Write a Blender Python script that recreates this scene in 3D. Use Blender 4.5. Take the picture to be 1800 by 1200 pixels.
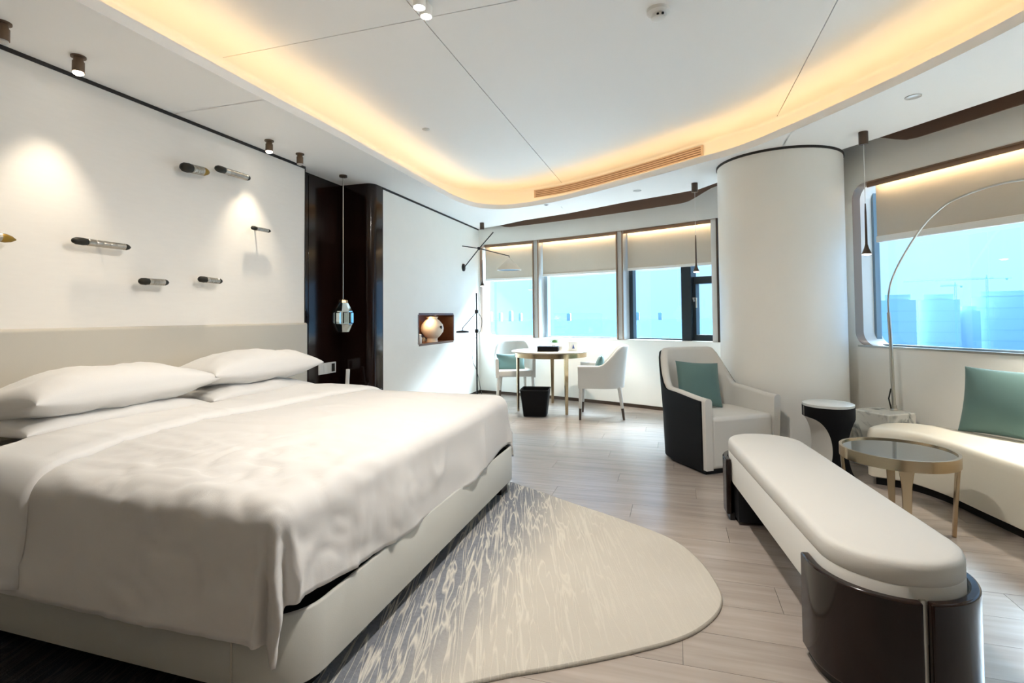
import bpy, bmesh, math, random
from math import sin, cos, pi, radians, sqrt, atan2, hypot, tan
from mathutils import Vector, Matrix, noise
from mathutils.geometry import tessellate_polygon

random.seed(7)
SC = bpy.context.scene
for o in list(bpy.data.objects):
    bpy.data.objects.remove(o)
COL = SC.collection

# ------------------------------------------------------------------ camera
cam_d = bpy.data.cameras.new('camera')
cam = bpy.data.objects.new('camera', cam_d)
COL.objects.link(cam)
YAW, PITCH, ROLL, FPX = radians(17.2), radians(1.7), radians(0.5), 918.0
fw = Vector((-sin(YAW) * cos(PITCH), cos(YAW) * cos(PITCH), sin(PITCH)))
r0 = Vector((cos(YAW), sin(YAW), 0))
u0 = r0.cross(fw)
rt = r0 * cos(ROLL) - u0 * sin(ROLL)
up = rt.cross(fw)
cam.matrix_world = Matrix(((rt.x, up.x, -fw.x, 0), (rt.y, up.y, -fw.y, 0), (rt.z, up.z, -fw.z, 1.2), (0, 0, 0, 1)))
cam_d.sensor_width = 36
cam_d.sensor_fit = 'HORIZONTAL'
cam_d.lens = FPX / 1800 * 36
cam_d.shift_y = (555 - FPX * tan(PITCH) - 600) / 1800
cam_d.clip_start = 0.05
cam_d.clip_end = 20000
SC.camera = cam

# ------------------------------------------------------------------ view
SC.view_settings.view_transform = 'Standard'
SC.view_settings.look = 'None'
SC.view_settings.gamma = 1
SC.view_settings.use_curve_mapping = False
SC.view_settings.exposure = 2.02

# light levels
SKY = 0.325
SUN = 21.0
COVE = 2.4
HEADER = 4.5
SPOT = 8.0
DOWN = 150.00

# ------------------------------------------------------------------ world: hazy pale daylight
world = bpy.data.worlds.new('sky')
SC.world = world
world.use_nodes = True
nt = world.node_tree
bg = nt.nodes['Background']
tc = nt.nodes.new('ShaderNodeTexCoord')
sx = nt.nodes.new('ShaderNodeSeparateXYZ')
rp = nt.nodes.new('ShaderNodeValToRGB')
nt.links.new(tc.outputs['Generated'], sx.inputs[0])
nt.links.new(sx.outputs['Z'], rp.inputs['Fac'])
nt.links.new(rp.outputs['Color'], bg.inputs['Color'])
rp.color_ramp.elements[0].position = 0.0
rp.color_ramp.elements[0].color = (0.46, 0.86, 1.35, 1)
rp.color_ramp.elements[1].position = 0.22
rp.color_ramp.elements[1].color = (0.60, 1.0, 1.5, 1)
bg.inputs['Strength'].default_value = SKY
# the sun behind the haze: a very wide soft glow from the window side
sun_d = bpy.data.lights.new('hazy_sun', 'SUN')
sun_d.energy = SUN
sun_d.angle = radians(58)
sun_d.color = (0.64, 0.84, 1.0)
sun = bpy.data.objects.new('hazy_sun', sun_d)
COL.objects.link(sun)
sun.rotation_euler = Vector((-0.50, -0.86, -1.42)).to_track_quat('-Z', 'Y').to_euler()


# ------------------------------------------------------------------ helpers
def lin(c):
    return tuple(x / 12.92 if x <= 0.04045 else ((x + 0.055) / 1.055) ** 2.4 for x in c)


def rgb(r, g, b):
    return (*lin((r / 255, g / 255, b / 255)), 1)


def mat(name, col, rough=0.5, metal=0.0, var=0.0, vscale=6.0, bump=0.0, bscale=200.0, spec=0.5, coat=0.0,
        emit=None, strength=0.0, stretch=None, sheen=0.0):
    m = bpy.data.materials.new(name)
    m.use_nodes = True
    n = m.node_tree.nodes
    l = m.node_tree.links
    p = n['Principled BSDF']
    p.inputs['Base Color'].default_value = col
    p.inputs['Roughness'].default_value = rough
    p.inputs['Metallic'].default_value = metal
    p.inputs['Specular IOR Level'].default_value = spec
    p.inputs['Coat Weight'].default_value = coat
    p.inputs['Coat Roughness'].default_value = 0.05
    if sheen:
        p.inputs['Sheen Weight'].default_value = sheen
    if emit:
        p.inputs['Emission Color'].default_value = emit
        p.inputs['Emission Strength'].default_value = strength
    t = n.new('ShaderNodeTexCoord')
    vec = t.outputs['Object']
    if stretch:
        mp = n.new('ShaderNodeMapping')
        mp.inputs['Scale'].default_value = stretch
        l.new(vec, mp.inputs['Vector'])
        vec = mp.outputs['Vector']
    if var > 0:
        nz = n.new('ShaderNodeTexNoise')
        nz.inputs['Scale'].default_value = vscale
        nz.inputs['Detail'].default_value = 5
        l.new(vec, nz.inputs['Vector'])
        mx = n.new('ShaderNodeMix')
        mx.data_type = 'RGBA'
        mx.inputs['A'].default_value = (*[max(0, c * (1 - var)) for c in col[:3]], 1)
        mx.inputs['B'].default_value = (*[min(1, c * (1 + var)) for c in col[:3]], 1)
        l.new(nz.outputs['Fac'], mx.inputs['Factor'])
        l.new(mx.outputs['Result'], p.inputs['Base Color'])
    if bump > 0:
        nb = n.new('ShaderNodeTexNoise')
        nb.inputs['Scale'].default_value = bscale
        nb.inputs['Detail'].default_value = 3
        l.new(vec, nb.inputs['Vector'])
        b = n.new('ShaderNodeBump')
        b.inputs['Strength'].default_value = bump
        b.inputs['Distance'].default_value = 0.01
        l.new(nb.outputs['Fac'], b.inputs['Height'])
        l.new(b.outputs['Normal'], p.inputs['Normal'])
    return m


class MB:
    """collects vertices and faces; build() links them as ONE mesh object"""

    def __init__(self):
        self.v = []
        self.f = []
        self.mi = []
        self.T = Matrix()
        self.cur = 0

    def add(self, vs, fs):
        b = len(self.v)
        self.v += [tuple(self.T @ Vector(p)) for p in vs]
        for q in fs:
            self.f.append([b + i for i in q])
            self.mi.append(self.cur)
        return self

    def box(self, x0, x1, y0, y1, z0, z1):
        return self.add([(x0, y0, z0), (x1, y0, z0), (x1, y1, z0), (x0, y1, z0), (x0, y0, z1), (x1, y0, z1), (x1, y1, z1), (x0, y1, z1)],
                        [(0, 3, 2, 1), (4, 5, 6, 7), (0, 1, 5, 4), (1, 2, 6, 5), (2, 3, 7, 6), (3, 0, 4, 7)])

    def loft(self, rings, cap0=True, cap1=True, closed=True):
        n = len(rings[0])
        vs = [p for r in rings for p in r]
        fs = []
        for k in range(len(rings) - 1):
            for i in range(n if closed else n - 1):
                j = (i + 1) % n
                fs.append((k * n + i, k * n + j, (k + 1) * n + j, (k + 1) * n + i))
        if cap0:
            fs.append(tuple(range(n - 1, -1, -1)))
        if cap1:
            fs.append(tuple((len(rings) - 1) * n + i for i in range(n)))
        return self.add(vs, fs)

    def prism(self, poly, z0, z1):
        return self.loft([[(x, y, z0) for x, y in poly], [(x, y, z1) for x, y in poly]])

    def lathe(self, prof, seg=32, c=(0, 0), cap0=True, cap1=True):
        return self.loft([[(c[0] + r * cos(2 * pi * i / seg), c[1] + r * sin(2 * pi * i / seg), z) for i in range(seg)] for r, z in prof], cap0, cap1)

    def tube(self, pts, r, seg=8, cap=True):
        pts = [Vector(p) for p in pts]
        rings = []
        nrm = None
        for i, p in enumerate(pts):
            t = (pts[min(i + 1, len(pts) - 1)] - pts[max(i - 1, 0)]).normalized()
            if nrm is None:
                nrm = t.orthogonal().normalized()
            nrm = (nrm - t * nrm.dot(t)).normalized()
            bn = t.cross(nrm)
            rr = r[i] if isinstance(r, (list, tuple)) else r
            rings.append([tuple(p + nrm * (rr * cos(2 * pi * k / seg)) + bn * (rr * sin(2 * pi * k / seg))) for k in range(seg)])
        return self.loft(rings, cap, cap)

    def build(self, name, mats, parent=None, smooth=True, bevel=0.0, seg=2, angle=38, sub=0, loc=None):
        me = bpy.data.meshes.new(name)
        me.from_pydata(self.v, [], self.f)
        if not isinstance(mats, (list, tuple)):
            mats = [mats]
        for m in mats:
            me.materials.append(m)
        for p, i in zip(me.polygons, self.mi):
            p.material_index = i
        bm = bmesh.new()
        bm.from_mesh(me)
        bmesh.ops.recalc_face_normals(bm, faces=bm.faces)
        bm.to_mesh(me)
        bm.free()
        if smooth:
            me.polygons.foreach_set('use_smooth', [True] * len(me.polygons))
            me.set_sharp_from_angle(angle=radians(angle))
        o = bpy.data.objects.new(name, me)
        COL.objects.link(o)
        if parent is not None:
            o.parent = parent
        if loc:
            o.location = loc
        if bevel > 0:
            b = o.modifiers.new('bevel', 'BEVEL')
            b.width = bevel
            b.segments = seg
            b.limit_method = 'ANGLE'
            b.angle_limit = radians(35)
            b.harden_normals = False
        if sub:
            s = o.modifiers.new('sub', 'SUBSURF')
            s.levels = sub
            s.render_levels = sub
        return o


def tag(o, label=None, cat=None, group=None, kind=None):
    if label:
        o['label'] = label
    if cat:
        o['category'] = cat
    if group:
        o['group'] = group
    if kind:
        o['kind'] = kind
    return o


def thing(name, label, cat, loc=(0, 0, 0), rz=0.0, group=None):
    o = bpy.data.objects.new(name, None)
    COL.objects.link(o)
    o.empty_display_size = 0.05
    o.location = loc
    o.rotation_euler = (0, 0, rz)
    return tag(o, label, cat, group)


def struct(o):
    o['kind'] = 'structure'
    return o


def copy_tree(o, parent=None):
    c = o.copy()
    COL.objects.link(c)
    if parent is not None:
        c.parent = parent
    for ch in list(o.children):
        copy_tree(ch, c)
    return c


def look_rot(d):
    return Vector(d).to_track_quat('Z', 'Y').to_matrix().to_4x4()


def smooth(t):
    t = max(0.0, min(1.0, t))
    return t * t * (3 - 2 * t)


def catmull(pts, n=8, closed=False):
    out = []
    m = len(pts)
    for i in range(m if closed else m - 1):
        if closed:
            p0, p1, p2, p3 = pts[(i - 1) % m], pts[i], pts[(i + 1) % m], pts[(i + 2) % m]
        else:
            p0, p1, p2, p3 = pts[max(i - 1, 0)], pts[i], pts[i + 1], pts[min(i + 2, m - 1)]
        for k in range(n):
            t = k / n
            out.append(tuple(0.5 * ((2 * b) + (-a + c) * t + (2 * a - 5 * b + 4 * c - d) * t * t + (-a + 3 * b - 3 * c + d) * t ** 3)
                             for a, b, c, d in zip(p0, p1, p2, p3)))
    if not closed:
        out.append(tuple(pts[-1]))
    return out


def offset_poly(poly, d):
    """offset of a closed plan polygon, positive = to the right of travel"""
    out = []
    m = len(poly)
    for i in range(m):
        a = Vector(poly[i - 1]); b = Vector(poly[i]); c = Vector(poly[(i + 1) % m])
        t = ((b - a).normalized() + (c - b).normalized())
        if t.length < 1e-6:
            t = c - b
        t.normalize()
        out.append((b.x + t.y * d, b.y - t.x * d))
    return out


# ------------------------------------------------------------------ materials
M = {}
M['wall'] = mat('white_wall_paint', rgb(246, 243, 235), 0.55, var=0.02, bump=0.03, bscale=300)
M['wallcover'] = mat('ivory_wallcovering', rgb(242, 237, 229), 0.65, var=0.025, vscale=9, bump=0.08, bscale=240, stretch=(1, 1, 6))
M['ceil'] = mat('ceiling_paint', rgb(250, 248, 244), 0.6)
M['column'] = mat('satin_white_column', rgb(246, 243, 235), 0.35, var=0.01)
M['gap'] = mat('dark_joint', rgb(45, 40, 36), 0.7)
M['bronze_dark'] = mat('dark_bronze', rgb(88, 74, 64), 0.35, metal=0.7, var=0.06, vscale=3)
M['bronze'] = mat('brushed_bronze', rgb(196, 172, 138), 0.24, metal=1.0, var=0.08, vscale=8, stretch=(1, 1, 10))
M['bronze_trim'] = mat('polished_bronze_trim', rgb(150, 122, 100), 0.28, metal=0.45)
M['pelmet'] = mat('brown_pelmet', rgb(132, 104, 86), 0.5, var=0.06, vscale=3)
M['frame_light'] = mat('pale_metal_frame', rgb(196, 194, 190), 0.3, metal=0.35)
M['frame_dark'] = mat('dark_window_frame', rgb(38, 48, 54), 0.4, metal=0.2)
M['blind'] = mat('beige_roller_fabric', rgb(206, 198, 184), 0.8, var=0.02, vscale=30, bump=0.05, bscale=500)
M['white'] = mat('white_plastic', rgb(238, 237, 232), 0.4)
M['linen'] = mat('white_bed_linen', rgb(214, 211, 207), 0.75, bump=0.05, bscale=350, sheen=0.15)
M['linen2'] = mat('white_pillow_cotton', rgb(222, 220, 217), 0.75, bump=0.05, bscale=300, sheen=0.15)
M['bedleather'] = mat('cream_leather', rgb(188, 187, 179), 0.42, var=0.02, bump=0.04, bscale=260)
M['hbleather'] = mat('taupe_cream_leather', rgb(196, 190, 177), 0.45, var=0.02, bump=0.04, bscale=260)
M['black'] = mat('matt_black', rgb(14, 15, 18), 0.6, spec=0.3, bump=0.02)
M['blackmetal'] = mat('black_metal', rgb(40, 38, 38), 0.35, metal=0.6)
M['blackleather'] = mat('black_leather', rgb(6, 7, 11), 0.6, spec=0.2, bump=0.06, bscale=180)
M['upholstery'] = mat('white_upholstery', rgb(211, 208, 201), 0.6, var=0.015, bump=0.05, bscale=260)
M['sofacloth'] = mat('cream_upholstery', rgb(226, 219, 202), 0.6, var=0.015, bump=0.05, bscale=260)
M['green'] = mat('sage_green_fabric', rgb(84, 114, 110), 0.7, var=0.08, vscale=8, bump=0.08, bscale=300, sheen=0.2)
M['chrome'] = mat('chrome', rgb(225, 228, 230), 0.12, metal=1.0)
M['nickel'] = mat('brushed_nickel', rgb(196, 194, 186), 0.28, metal=1.0)
M['crystal'] = mat('mirror_crystal', rgb(225, 238, 240), 0.05, metal=1.0)
M['silver'] = mat('aged_silver', rgb(176, 170, 160), 0.32, metal=1.0, var=0.2, vscale=40)
M['brass'] = mat('aged_brass', rgb(150, 118, 48), 0.35, metal=0.8)
M['darktip'] = mat('dark_patina', rgb(46, 44, 38), 0.5, metal=0.5, var=0.2, vscale=40)
M['spotbody'] = mat('bronze_spot_body', rgb(112, 92, 74), 0.4, metal=0.6)
M['ceramic'] = mat('ivory_ceramic', rgb(230, 216, 196), 0.35)
M['glass_black'] = mat('smoked_glass_top', rgb(58, 64, 62), 0.03, spec=1.0, coat=1.0)
M['stone_white'] = mat('white_stone', rgb(222, 224, 220), 0.25, var=0.02)
M['paper'] = mat('white_paper', rgb(240, 240, 240), 0.7)
M['leaf'] = mat('green_leaf', rgb(86, 128, 70), 0.5)
M['led'] = mat('warm_led_diffuser', rgb(255, 240, 210), 0.5, emit=(1.0, 0.69, 0.35, 1), strength=COVE)
M['led2'] = mat('warm_led_header', rgb(255, 240, 210), 0.5, emit=(1.0, 0.76, 0.46, 1), strength=HEADER)
M['lens'] = mat('lamp_lens', rgb(255, 250, 240), 0.4, emit=(1.0, 0.93, 0.80, 1), strength=6.0)
M['lens_dim'] = mat('lamp_lens_dim', rgb(255, 250, 240), 0.4, emit=(1.0, 0.95, 0.85, 1), strength=2.5)


def wood_dark():
    m = bpy.data.materials.new('glossy_dark_wood')
    m.use_nodes = True
    n, l = m.node_tree.nodes, m.node_tree.links
    p = n['Principled BSDF']
    t = n.new('ShaderNodeTexCoord')
    mp = n.new('ShaderNodeMapping')
    mp.inputs['Scale'].default_value = (14, 14, 0.7)
    nz = n.new('ShaderNodeTexNoise')
    nz.inputs['Scale'].default_value = 2.0
    nz.inputs['Detail'].default_value = 7
    nz.inputs['Distortion'].default_value = 0.4
    cr = n.new('ShaderNodeValToRGB')
    cr.color_ramp.elements[0].position = 0.3
    cr.color_ramp.elements[0].color = rgb(17, 9, 7)
    cr.color_ramp.elements[1].position = 0.75
    cr.color_ramp.elements[1].color = rgb(38, 19, 13)
    l.new(t.outputs['Object'], mp.inputs['Vector'])
    l.new(mp.outputs['Vector'], nz.inputs['Vector'])
    l.new(nz.outputs['Fac'], cr.inputs['Fac'])
    l.new(cr.outputs['Color'], p.inputs['Base Color'])
    p.inputs['Roughness'].default_value = 0.14
    p.inputs['Coat Weight'].default_value = 0.08
    p.inputs['Specular IOR Level'].default_value = 0.32
    p.inputs['Coat Roughness'].default_value = 0.03
    return m


def floor_wood():
    m = bpy.data.materials.new('greige_floor_plank')
    m.use_nodes = True
    n, l = m.node_tree.nodes, m.node_tree.links
    p = n['Principled BSDF']
    t = n.new('ShaderNodeTexCoord')
    oi = n.new('ShaderNodeObjectInfo')
    mp = n.new('ShaderNodeMapping')
    mp.inputs['Scale'].default_value = (1.1, 13, 1)
    ad = n.new('ShaderNodeVectorMath')
    ad.operation = 'ADD'
    sc = n.new('ShaderNodeVectorMath')
    sc.operation = 'SCALE'
    sc.inputs[0].default_value = (37, 91, 13)
    l.new(oi.outputs['Random'], sc.inputs['Scale'])
    l.new(t.outputs['Object'], mp.inputs['Vector'])
    l.new(mp.outputs['Vector'], ad.inputs[0])
    l.new(sc.outputs['Vector'], ad.inputs[1])
    nz = n.new('ShaderNodeTexNoise')
    nz.inputs['Scale'].default_value = 1.6
    nz.inputs['Detail'].default_value = 8
    nz.inputs['Distortion'].default_value = 0.5
    l.new(ad.outputs['Vector'], nz.inputs['Vector'])
    cr = n.new('ShaderNodeValToRGB')
    cr.color_ramp.elements[0].position = 0.25
    cr.color_ramp.elements[0].color = rgb(148, 136, 127)
    cr.color_ramp.elements[1].position = 0.8
    cr.color_ramp.elements[1].color = rgb(176, 164, 154)
    l.new(nz.outputs['Fac'], cr.inputs['Fac'])
    hs = n.new('ShaderNodeHueSaturation')
    mr = n.new('ShaderNodeMapRange')
    mr.inputs['To Min'].default_value = 0.92
    mr.inputs['To Max'].default_value = 1.06
    l.new(oi.outputs['Random'], mr.inputs['Value'])
    l.new(mr.outputs['Result'], hs.inputs['Value'])
    l.new(cr.outputs['Color'], hs.inputs['Color'])
    l.new(hs.outputs['Color'], p.inputs['Base Color'])
    b = n.new('ShaderNodeBump')
    b.inputs['Strength'].default_value = 0.08
    b.inputs['Distance'].default_value = 0.003
    l.new(nz.outputs['Fac'], b.inputs['Height'])
    l.new(b.outputs['Normal'], p.inputs['Normal'])
    p.inputs['Roughness'].default_value = 0.27
    p.inputs['Specular IOR Level'].default_value = 1.0
    return m


def rug_mat():
    m = bpy.data.materials.new('veined_wool_rug')
    m.use_nodes = True
    n, l = m.node_tree.nodes, m.node_tree.links
    p = n['Principled BSDF']
    t = n.new('ShaderNodeTexCoord')
    sp = n.new('ShaderNodeSeparateXYZ')
    l.new(t.outputs['Object'], sp.inputs[0])

    def math_(op, a, b=None, clamp=False):
        k = n.new('ShaderNodeMath')
        k.operation = op
        k.use_clamp = clamp
        for i, q in enumerate((a, b)):
            if q is None:
                continue
            if isinstance(q, (int, float)):
                k.inputs[i].default_value = q
            else:
                l.new(q, k.inputs[i])
        return k.outputs[0]

    def noise_(scale, vec, detail=3, dist=0.0):
        k = n.new('ShaderNodeTexNoise')
        k.inputs['Scale'].default_value = scale
        k.inputs['Detail'].default_value = detail
        k.inputs['Distortion'].default_value = dist
        l.new(vec, k.inputs['Vector'])
        return k.outputs['Fac']
    # veins run along the bed foot and lean away from it
    def sheared(mp_):
        l.new(skew, mp_.inputs['Vector'])
        return mp_.outputs['Vector']
    cmb = n.new('ShaderNodeCombineXYZ')
    l.new(math_('ADD', sp.outputs['X'], math_('MULTIPLY', sp.outputs['Y'], 0.30)), cmb.inputs['X'])
    l.new(sp.outputs['Y'], cmb.inputs['Y'])
    skew = cmb.outputs['Vector']
    mp = n.new('ShaderNodeMapping')
    mp.inputs['Scale'].default_value = (8.5, 0.66, 1)
    v1 = noise_(2.2, sheared(mp), 2.0, 0.55)
    ridge = math_('ABSOLUTE', math_('SUBTRACT', v1, 0.5))
    vein = math_('SUBTRACT', 1.0, math_('MULTIPLY', ridge, 34.0), True)
    mp2 = n.new('ShaderNodeMapping')
    mp2.inputs['Scale'].default_value = (11.5, 0.95, 1)
    v2 = noise_(1.9, sheared(mp2), 2.0, 0.7)
    vein2 = math_('SUBTRACT', 1.0, math_('MULTIPLY', math_('ABSOLUTE', math_('SUBTRACT', v2, 0.5)), 30.0), True)
    veins = math_('MAXIMUM', vein, vein2)
    # fade from charcoal along the bed to cream
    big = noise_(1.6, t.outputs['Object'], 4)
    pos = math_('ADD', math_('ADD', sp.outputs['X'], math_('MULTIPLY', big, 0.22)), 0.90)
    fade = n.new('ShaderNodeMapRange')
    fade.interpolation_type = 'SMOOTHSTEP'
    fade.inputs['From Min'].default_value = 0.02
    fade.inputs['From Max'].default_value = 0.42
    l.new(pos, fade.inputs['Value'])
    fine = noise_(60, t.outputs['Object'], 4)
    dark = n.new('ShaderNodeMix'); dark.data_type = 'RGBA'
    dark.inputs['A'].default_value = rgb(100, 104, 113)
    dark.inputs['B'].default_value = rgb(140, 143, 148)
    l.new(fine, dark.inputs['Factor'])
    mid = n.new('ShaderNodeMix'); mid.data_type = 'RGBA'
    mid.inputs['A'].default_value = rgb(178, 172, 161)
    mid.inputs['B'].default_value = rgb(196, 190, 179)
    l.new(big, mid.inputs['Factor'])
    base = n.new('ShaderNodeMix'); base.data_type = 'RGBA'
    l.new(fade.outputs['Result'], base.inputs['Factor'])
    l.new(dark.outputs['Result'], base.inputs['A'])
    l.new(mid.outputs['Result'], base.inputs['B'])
    fin = n.new('ShaderNodeMix'); fin.data_type = 'RGBA'
    far_ = n.new('ShaderNodeMapRange')
    far_.inputs['From Min'].default_value = 0.25
    far_.inputs['From Max'].default_value = 0.85
    far_.inputs['To Min'].default_value = 0.72
    far_.inputs['To Max'].default_value = 0.12
    l.new(pos, far_.inputs['Value'])
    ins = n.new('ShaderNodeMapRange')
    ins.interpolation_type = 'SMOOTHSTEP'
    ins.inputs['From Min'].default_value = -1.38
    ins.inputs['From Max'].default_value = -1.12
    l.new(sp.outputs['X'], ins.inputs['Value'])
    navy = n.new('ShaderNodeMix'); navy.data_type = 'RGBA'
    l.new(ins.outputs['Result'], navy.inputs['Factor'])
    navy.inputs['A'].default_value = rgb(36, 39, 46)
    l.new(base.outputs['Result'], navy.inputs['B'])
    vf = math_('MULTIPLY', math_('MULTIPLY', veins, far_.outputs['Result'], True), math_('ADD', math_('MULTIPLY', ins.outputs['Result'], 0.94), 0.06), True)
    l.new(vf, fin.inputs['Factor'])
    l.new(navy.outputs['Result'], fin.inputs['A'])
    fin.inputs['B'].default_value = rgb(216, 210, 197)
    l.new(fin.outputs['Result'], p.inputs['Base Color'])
    p.inputs['Roughness'].default_value = 0.95
    p.inputs['Specular IOR Level'].default_value = 0.1
    h = math_('ADD', math_('MULTIPLY', vf, 1.0), math_('MULTIPLY', noise_(140, t.outputs['Object'], 3), 0.6))
    b = n.new('ShaderNodeBump')
    b.inputs['Strength'].default_value = 0.45
    b.inputs['Distance'].default_value = 0.006
    l.new(h, b.inputs['Height'])
    l.new(b.outputs['Normal'], p.inputs['Normal'])
    return m


def glass_mat(name='window_glass', refl=0.05, tint=(0.97, 0.99, 1.0, 1)):
    m = bpy.data.materials.new(name)
    m.use_nodes = True
    n, l = m.node_tree.nodes, m.node_tree.links
    n.remove(n['Principled BSDF'])
    tr = n.new('ShaderNodeBsdfTransparent')
    tr.inputs['Color'].default_value = tint
    gl = n.new('ShaderNodeBsdfGlossy')
    gl.inputs['Roughness'].default_value = 0.01
    mx = n.new('ShaderNodeMixShader')
    mx.inputs['Fac'].default_value = refl
    l.new(tr.outputs[0], mx.inputs[1])
    l.new(gl.outputs[0], mx.inputs[2])
    l.new(mx.outputs[0], n['Material Output'].inputs['Surface'])
    return m


def marble_mat():
    m = mat('white_marble', rgb(214, 214, 206), 0.22)
    n, l = m.node_tree.nodes, m.node_tree.links
    t = n.new('ShaderNodeTexCoord')
    nz = n.new('ShaderNodeTexNoise')
    nz.inputs['Scale'].default_value = 5
    nz.inputs['Detail'].default_value = 6
    nz.inputs['Distortion'].default_value = 1.5
    cr = n.new('ShaderNodeValToRGB')
    e = cr.color_ramp.elements
    e[0].position = 0.36; e[0].color = rgb(132, 136, 134)
    e[1].position = 0.47; e[1].color = rgb(216, 216, 208)
    l.new(t.outputs['Object'], nz.inputs['Vector'])
    l.new(nz.outputs['Fac'], cr.inputs['Fac'])
    l.new(cr.outputs['Color'], n['Principled BSDF'].inputs['Base Color'])
    return m


M['wood'] = wood_dark()
M['floor'] = floor_wood()
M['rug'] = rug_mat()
M['glass'] = glass_mat()
M['marble'] = marble_mat()

# ================================================================== SETTING
ZC = 2.58        # lower ceiling
ZU = 2.90        # raised ceiling
ZT = 3.00        # slab above everything
XL = -3.20       # headboard wall
XN = -2.94       # niche wall


def back_y(x):
    return -0.0477157 * x * x - 0.46900016 * x + 6.76615154


class Curve:
    """plan curve of a wall: P(s), outward normal N(s)"""

    def __init__(self, fp, s0, s1):
        self.fp, self.s0, self.s1 = fp, s0, s1

    def P(self, s, off=0.0):
        x, y = self.fp(s)
        x1, y1 = self.fp(s - 0.01)
        x2, y2 = self.fp(s + 0.01)
        t = Vector((x2 - x1, y2 - y1)).normalized()
        return (x - t.y * off, y + t.x * off)     # left of travel = outside


back = Curve(lambda s: (s, back_y(s)), -2.94, 1.0)
RD = Vector((0.566, -0.824)).normalized()
R0 = Vector((1.361, 5.549))
right = Curve(lambda s: tuple(R0 + RD * s), 0.0, 4.0)

# ---- floor: one slab below, planks as parts on it
mb = MB()
mb.box(-3.7, 4.1, -2.8, 8.3, -0.12, -0.013)
floor = struct(mb.build('floor', M['gap'], smooth=False))
PW, PL = 0.215, 1.45
mb = MB()
c = 0.0008
mb.box(c, PL - c, c, PW - c, -0.012, 0.0)
plank_me = None
row = 0
y = -2.6
while y < 7.9:
    x = -3.36 - (row * 0.53) % PL
    while x < 3.75:
        # planks only where the room is
        ok = x + PL > -3.36 and not (y > 5.2 and x > 1.75) and not (y > 4.4 and x > 2.4) and not (y > 3.2 and x > 3.2)
        if ok:
            if plank_me is None:
                o = mb.build('plank', M['floor'], floor, smooth=False)
                plank_me = o.data
            else:
                o = bpy.data.objects.new('plank', plank_me)
                COL.objects.link(o)
                o.parent = floor
            o.location = (x, y, 0)
        x += PL
    y += PW
    row += 1

# ---- left wall (headboard side), recess of dark wood, niche wall
mb = MB()
mb.box(XL - 0.15, XL, -2.6, 3.97, 0, ZT)
wall_left = struct(mb.build('wall_left', M['wallcover'], smooth=False))

# dark lacquered wood recess beside the bed: back panel, curved side panel
mb = MB()
mb.prism([(-3.31, 3.90), (-3.31, 4.72), (-3.36, 4.72), (-3.36, 3.90)], 0, ZT)
recess = struct(mb.build('wall_recess', M['wood'], smooth=False))
mb = MB()
arc = [(-3.02 + 0.085 * sin(radians(a)), 4.755 - 0.085 * cos(radians(a)) - 0.0) for a in range(0, 91, 10)]
pl = [(-3.31, 4.67)] + arc + [(XN + 0.005, 4.865), (-2.99, 4.865), (-2.99, 4.76), (-3.02, 4.72), (-3.31, 4.72)]
mb.prism(pl, 0, ZT)
mb.build('panel', M['wood'], recess)
for yy in (4.15,):
    mb = MB()
    mb.box(-3.311, -3.305, 3.93, yy, 0.02, ZC - 0.02)
    mb.build('panel', M['wood'], recess, bevel=0.003)
mb = MB()
mb.box(-3.311, -3.305, 4.156, 4.655, 0.02, ZC - 0.02)
mb.build('panel', M['wood'], recess, bevel=0.003)

NY0, NY1, NZ0, NZ1 = 5.685, 6.722, 0.863, 1.224
mb = MB()
mb.box(XN - 0.05, XN, 4.865, NY0, 0, ZT)
mb.box(XN - 0.05, XN, NY1, 7.95, 0, ZT)
mb.box(XN - 0.05, XN, NY0, NY1, 0, NZ0)
mb.box(XN - 0.05, XN, NY0, NY1, NZ1, ZT)
wall_niche = struct(mb.build('wall_far_left', M['wall'], smooth=False))
mb = MB()
D = 0.26
mb.box(XN - D - 0.02, XN - D, NY0 - 0.02, NY1 + 0.02, NZ0 - 0.02, NZ1 + 0.02)
mb.box(XN - D, XN + 0.002, NY0 - 0.02, NY0 + 0.006, NZ0, NZ1)
mb.box(XN - D, XN + 0.002, NY1 - 0.006, NY1 + 0.02, NZ0, NZ1)
mb.box(XN - D, XN + 0.002, NY0, NY1, NZ0 - 0.02, NZ0 + 0.006)
mb.box(XN - D, XN + 0.002, NY0, NY1, NZ1 - 0.006, NZ1 + 0.02)
M['nichewood'] = mat('walnut_niche', rgb(96, 58, 34), 0.3, var=0.25, vscale=5, stretch=(6, 1, 8))
mb.build('niche_lining', M['nichewood'], wall_niche, smooth=False)
nl = bpy.data.lights.new('niche_light', 'AREA')
nl.shape = 'RECTANGLE'; nl.size = 0.7; nl.size_y = 0.02; nl.energy = 1.1; nl.color = (1, 0.72, 0.42)
no = bpy.data.objects.new('niche_light', nl)
COL.objects.link(no)
no.location = (XN - 0.1, (NY0 + NY1) / 2 - 0.1, NZ1 - 0.02)
no.rotation_euler = (0, 0, pi / 2)
no.parent = wall_niche


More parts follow.
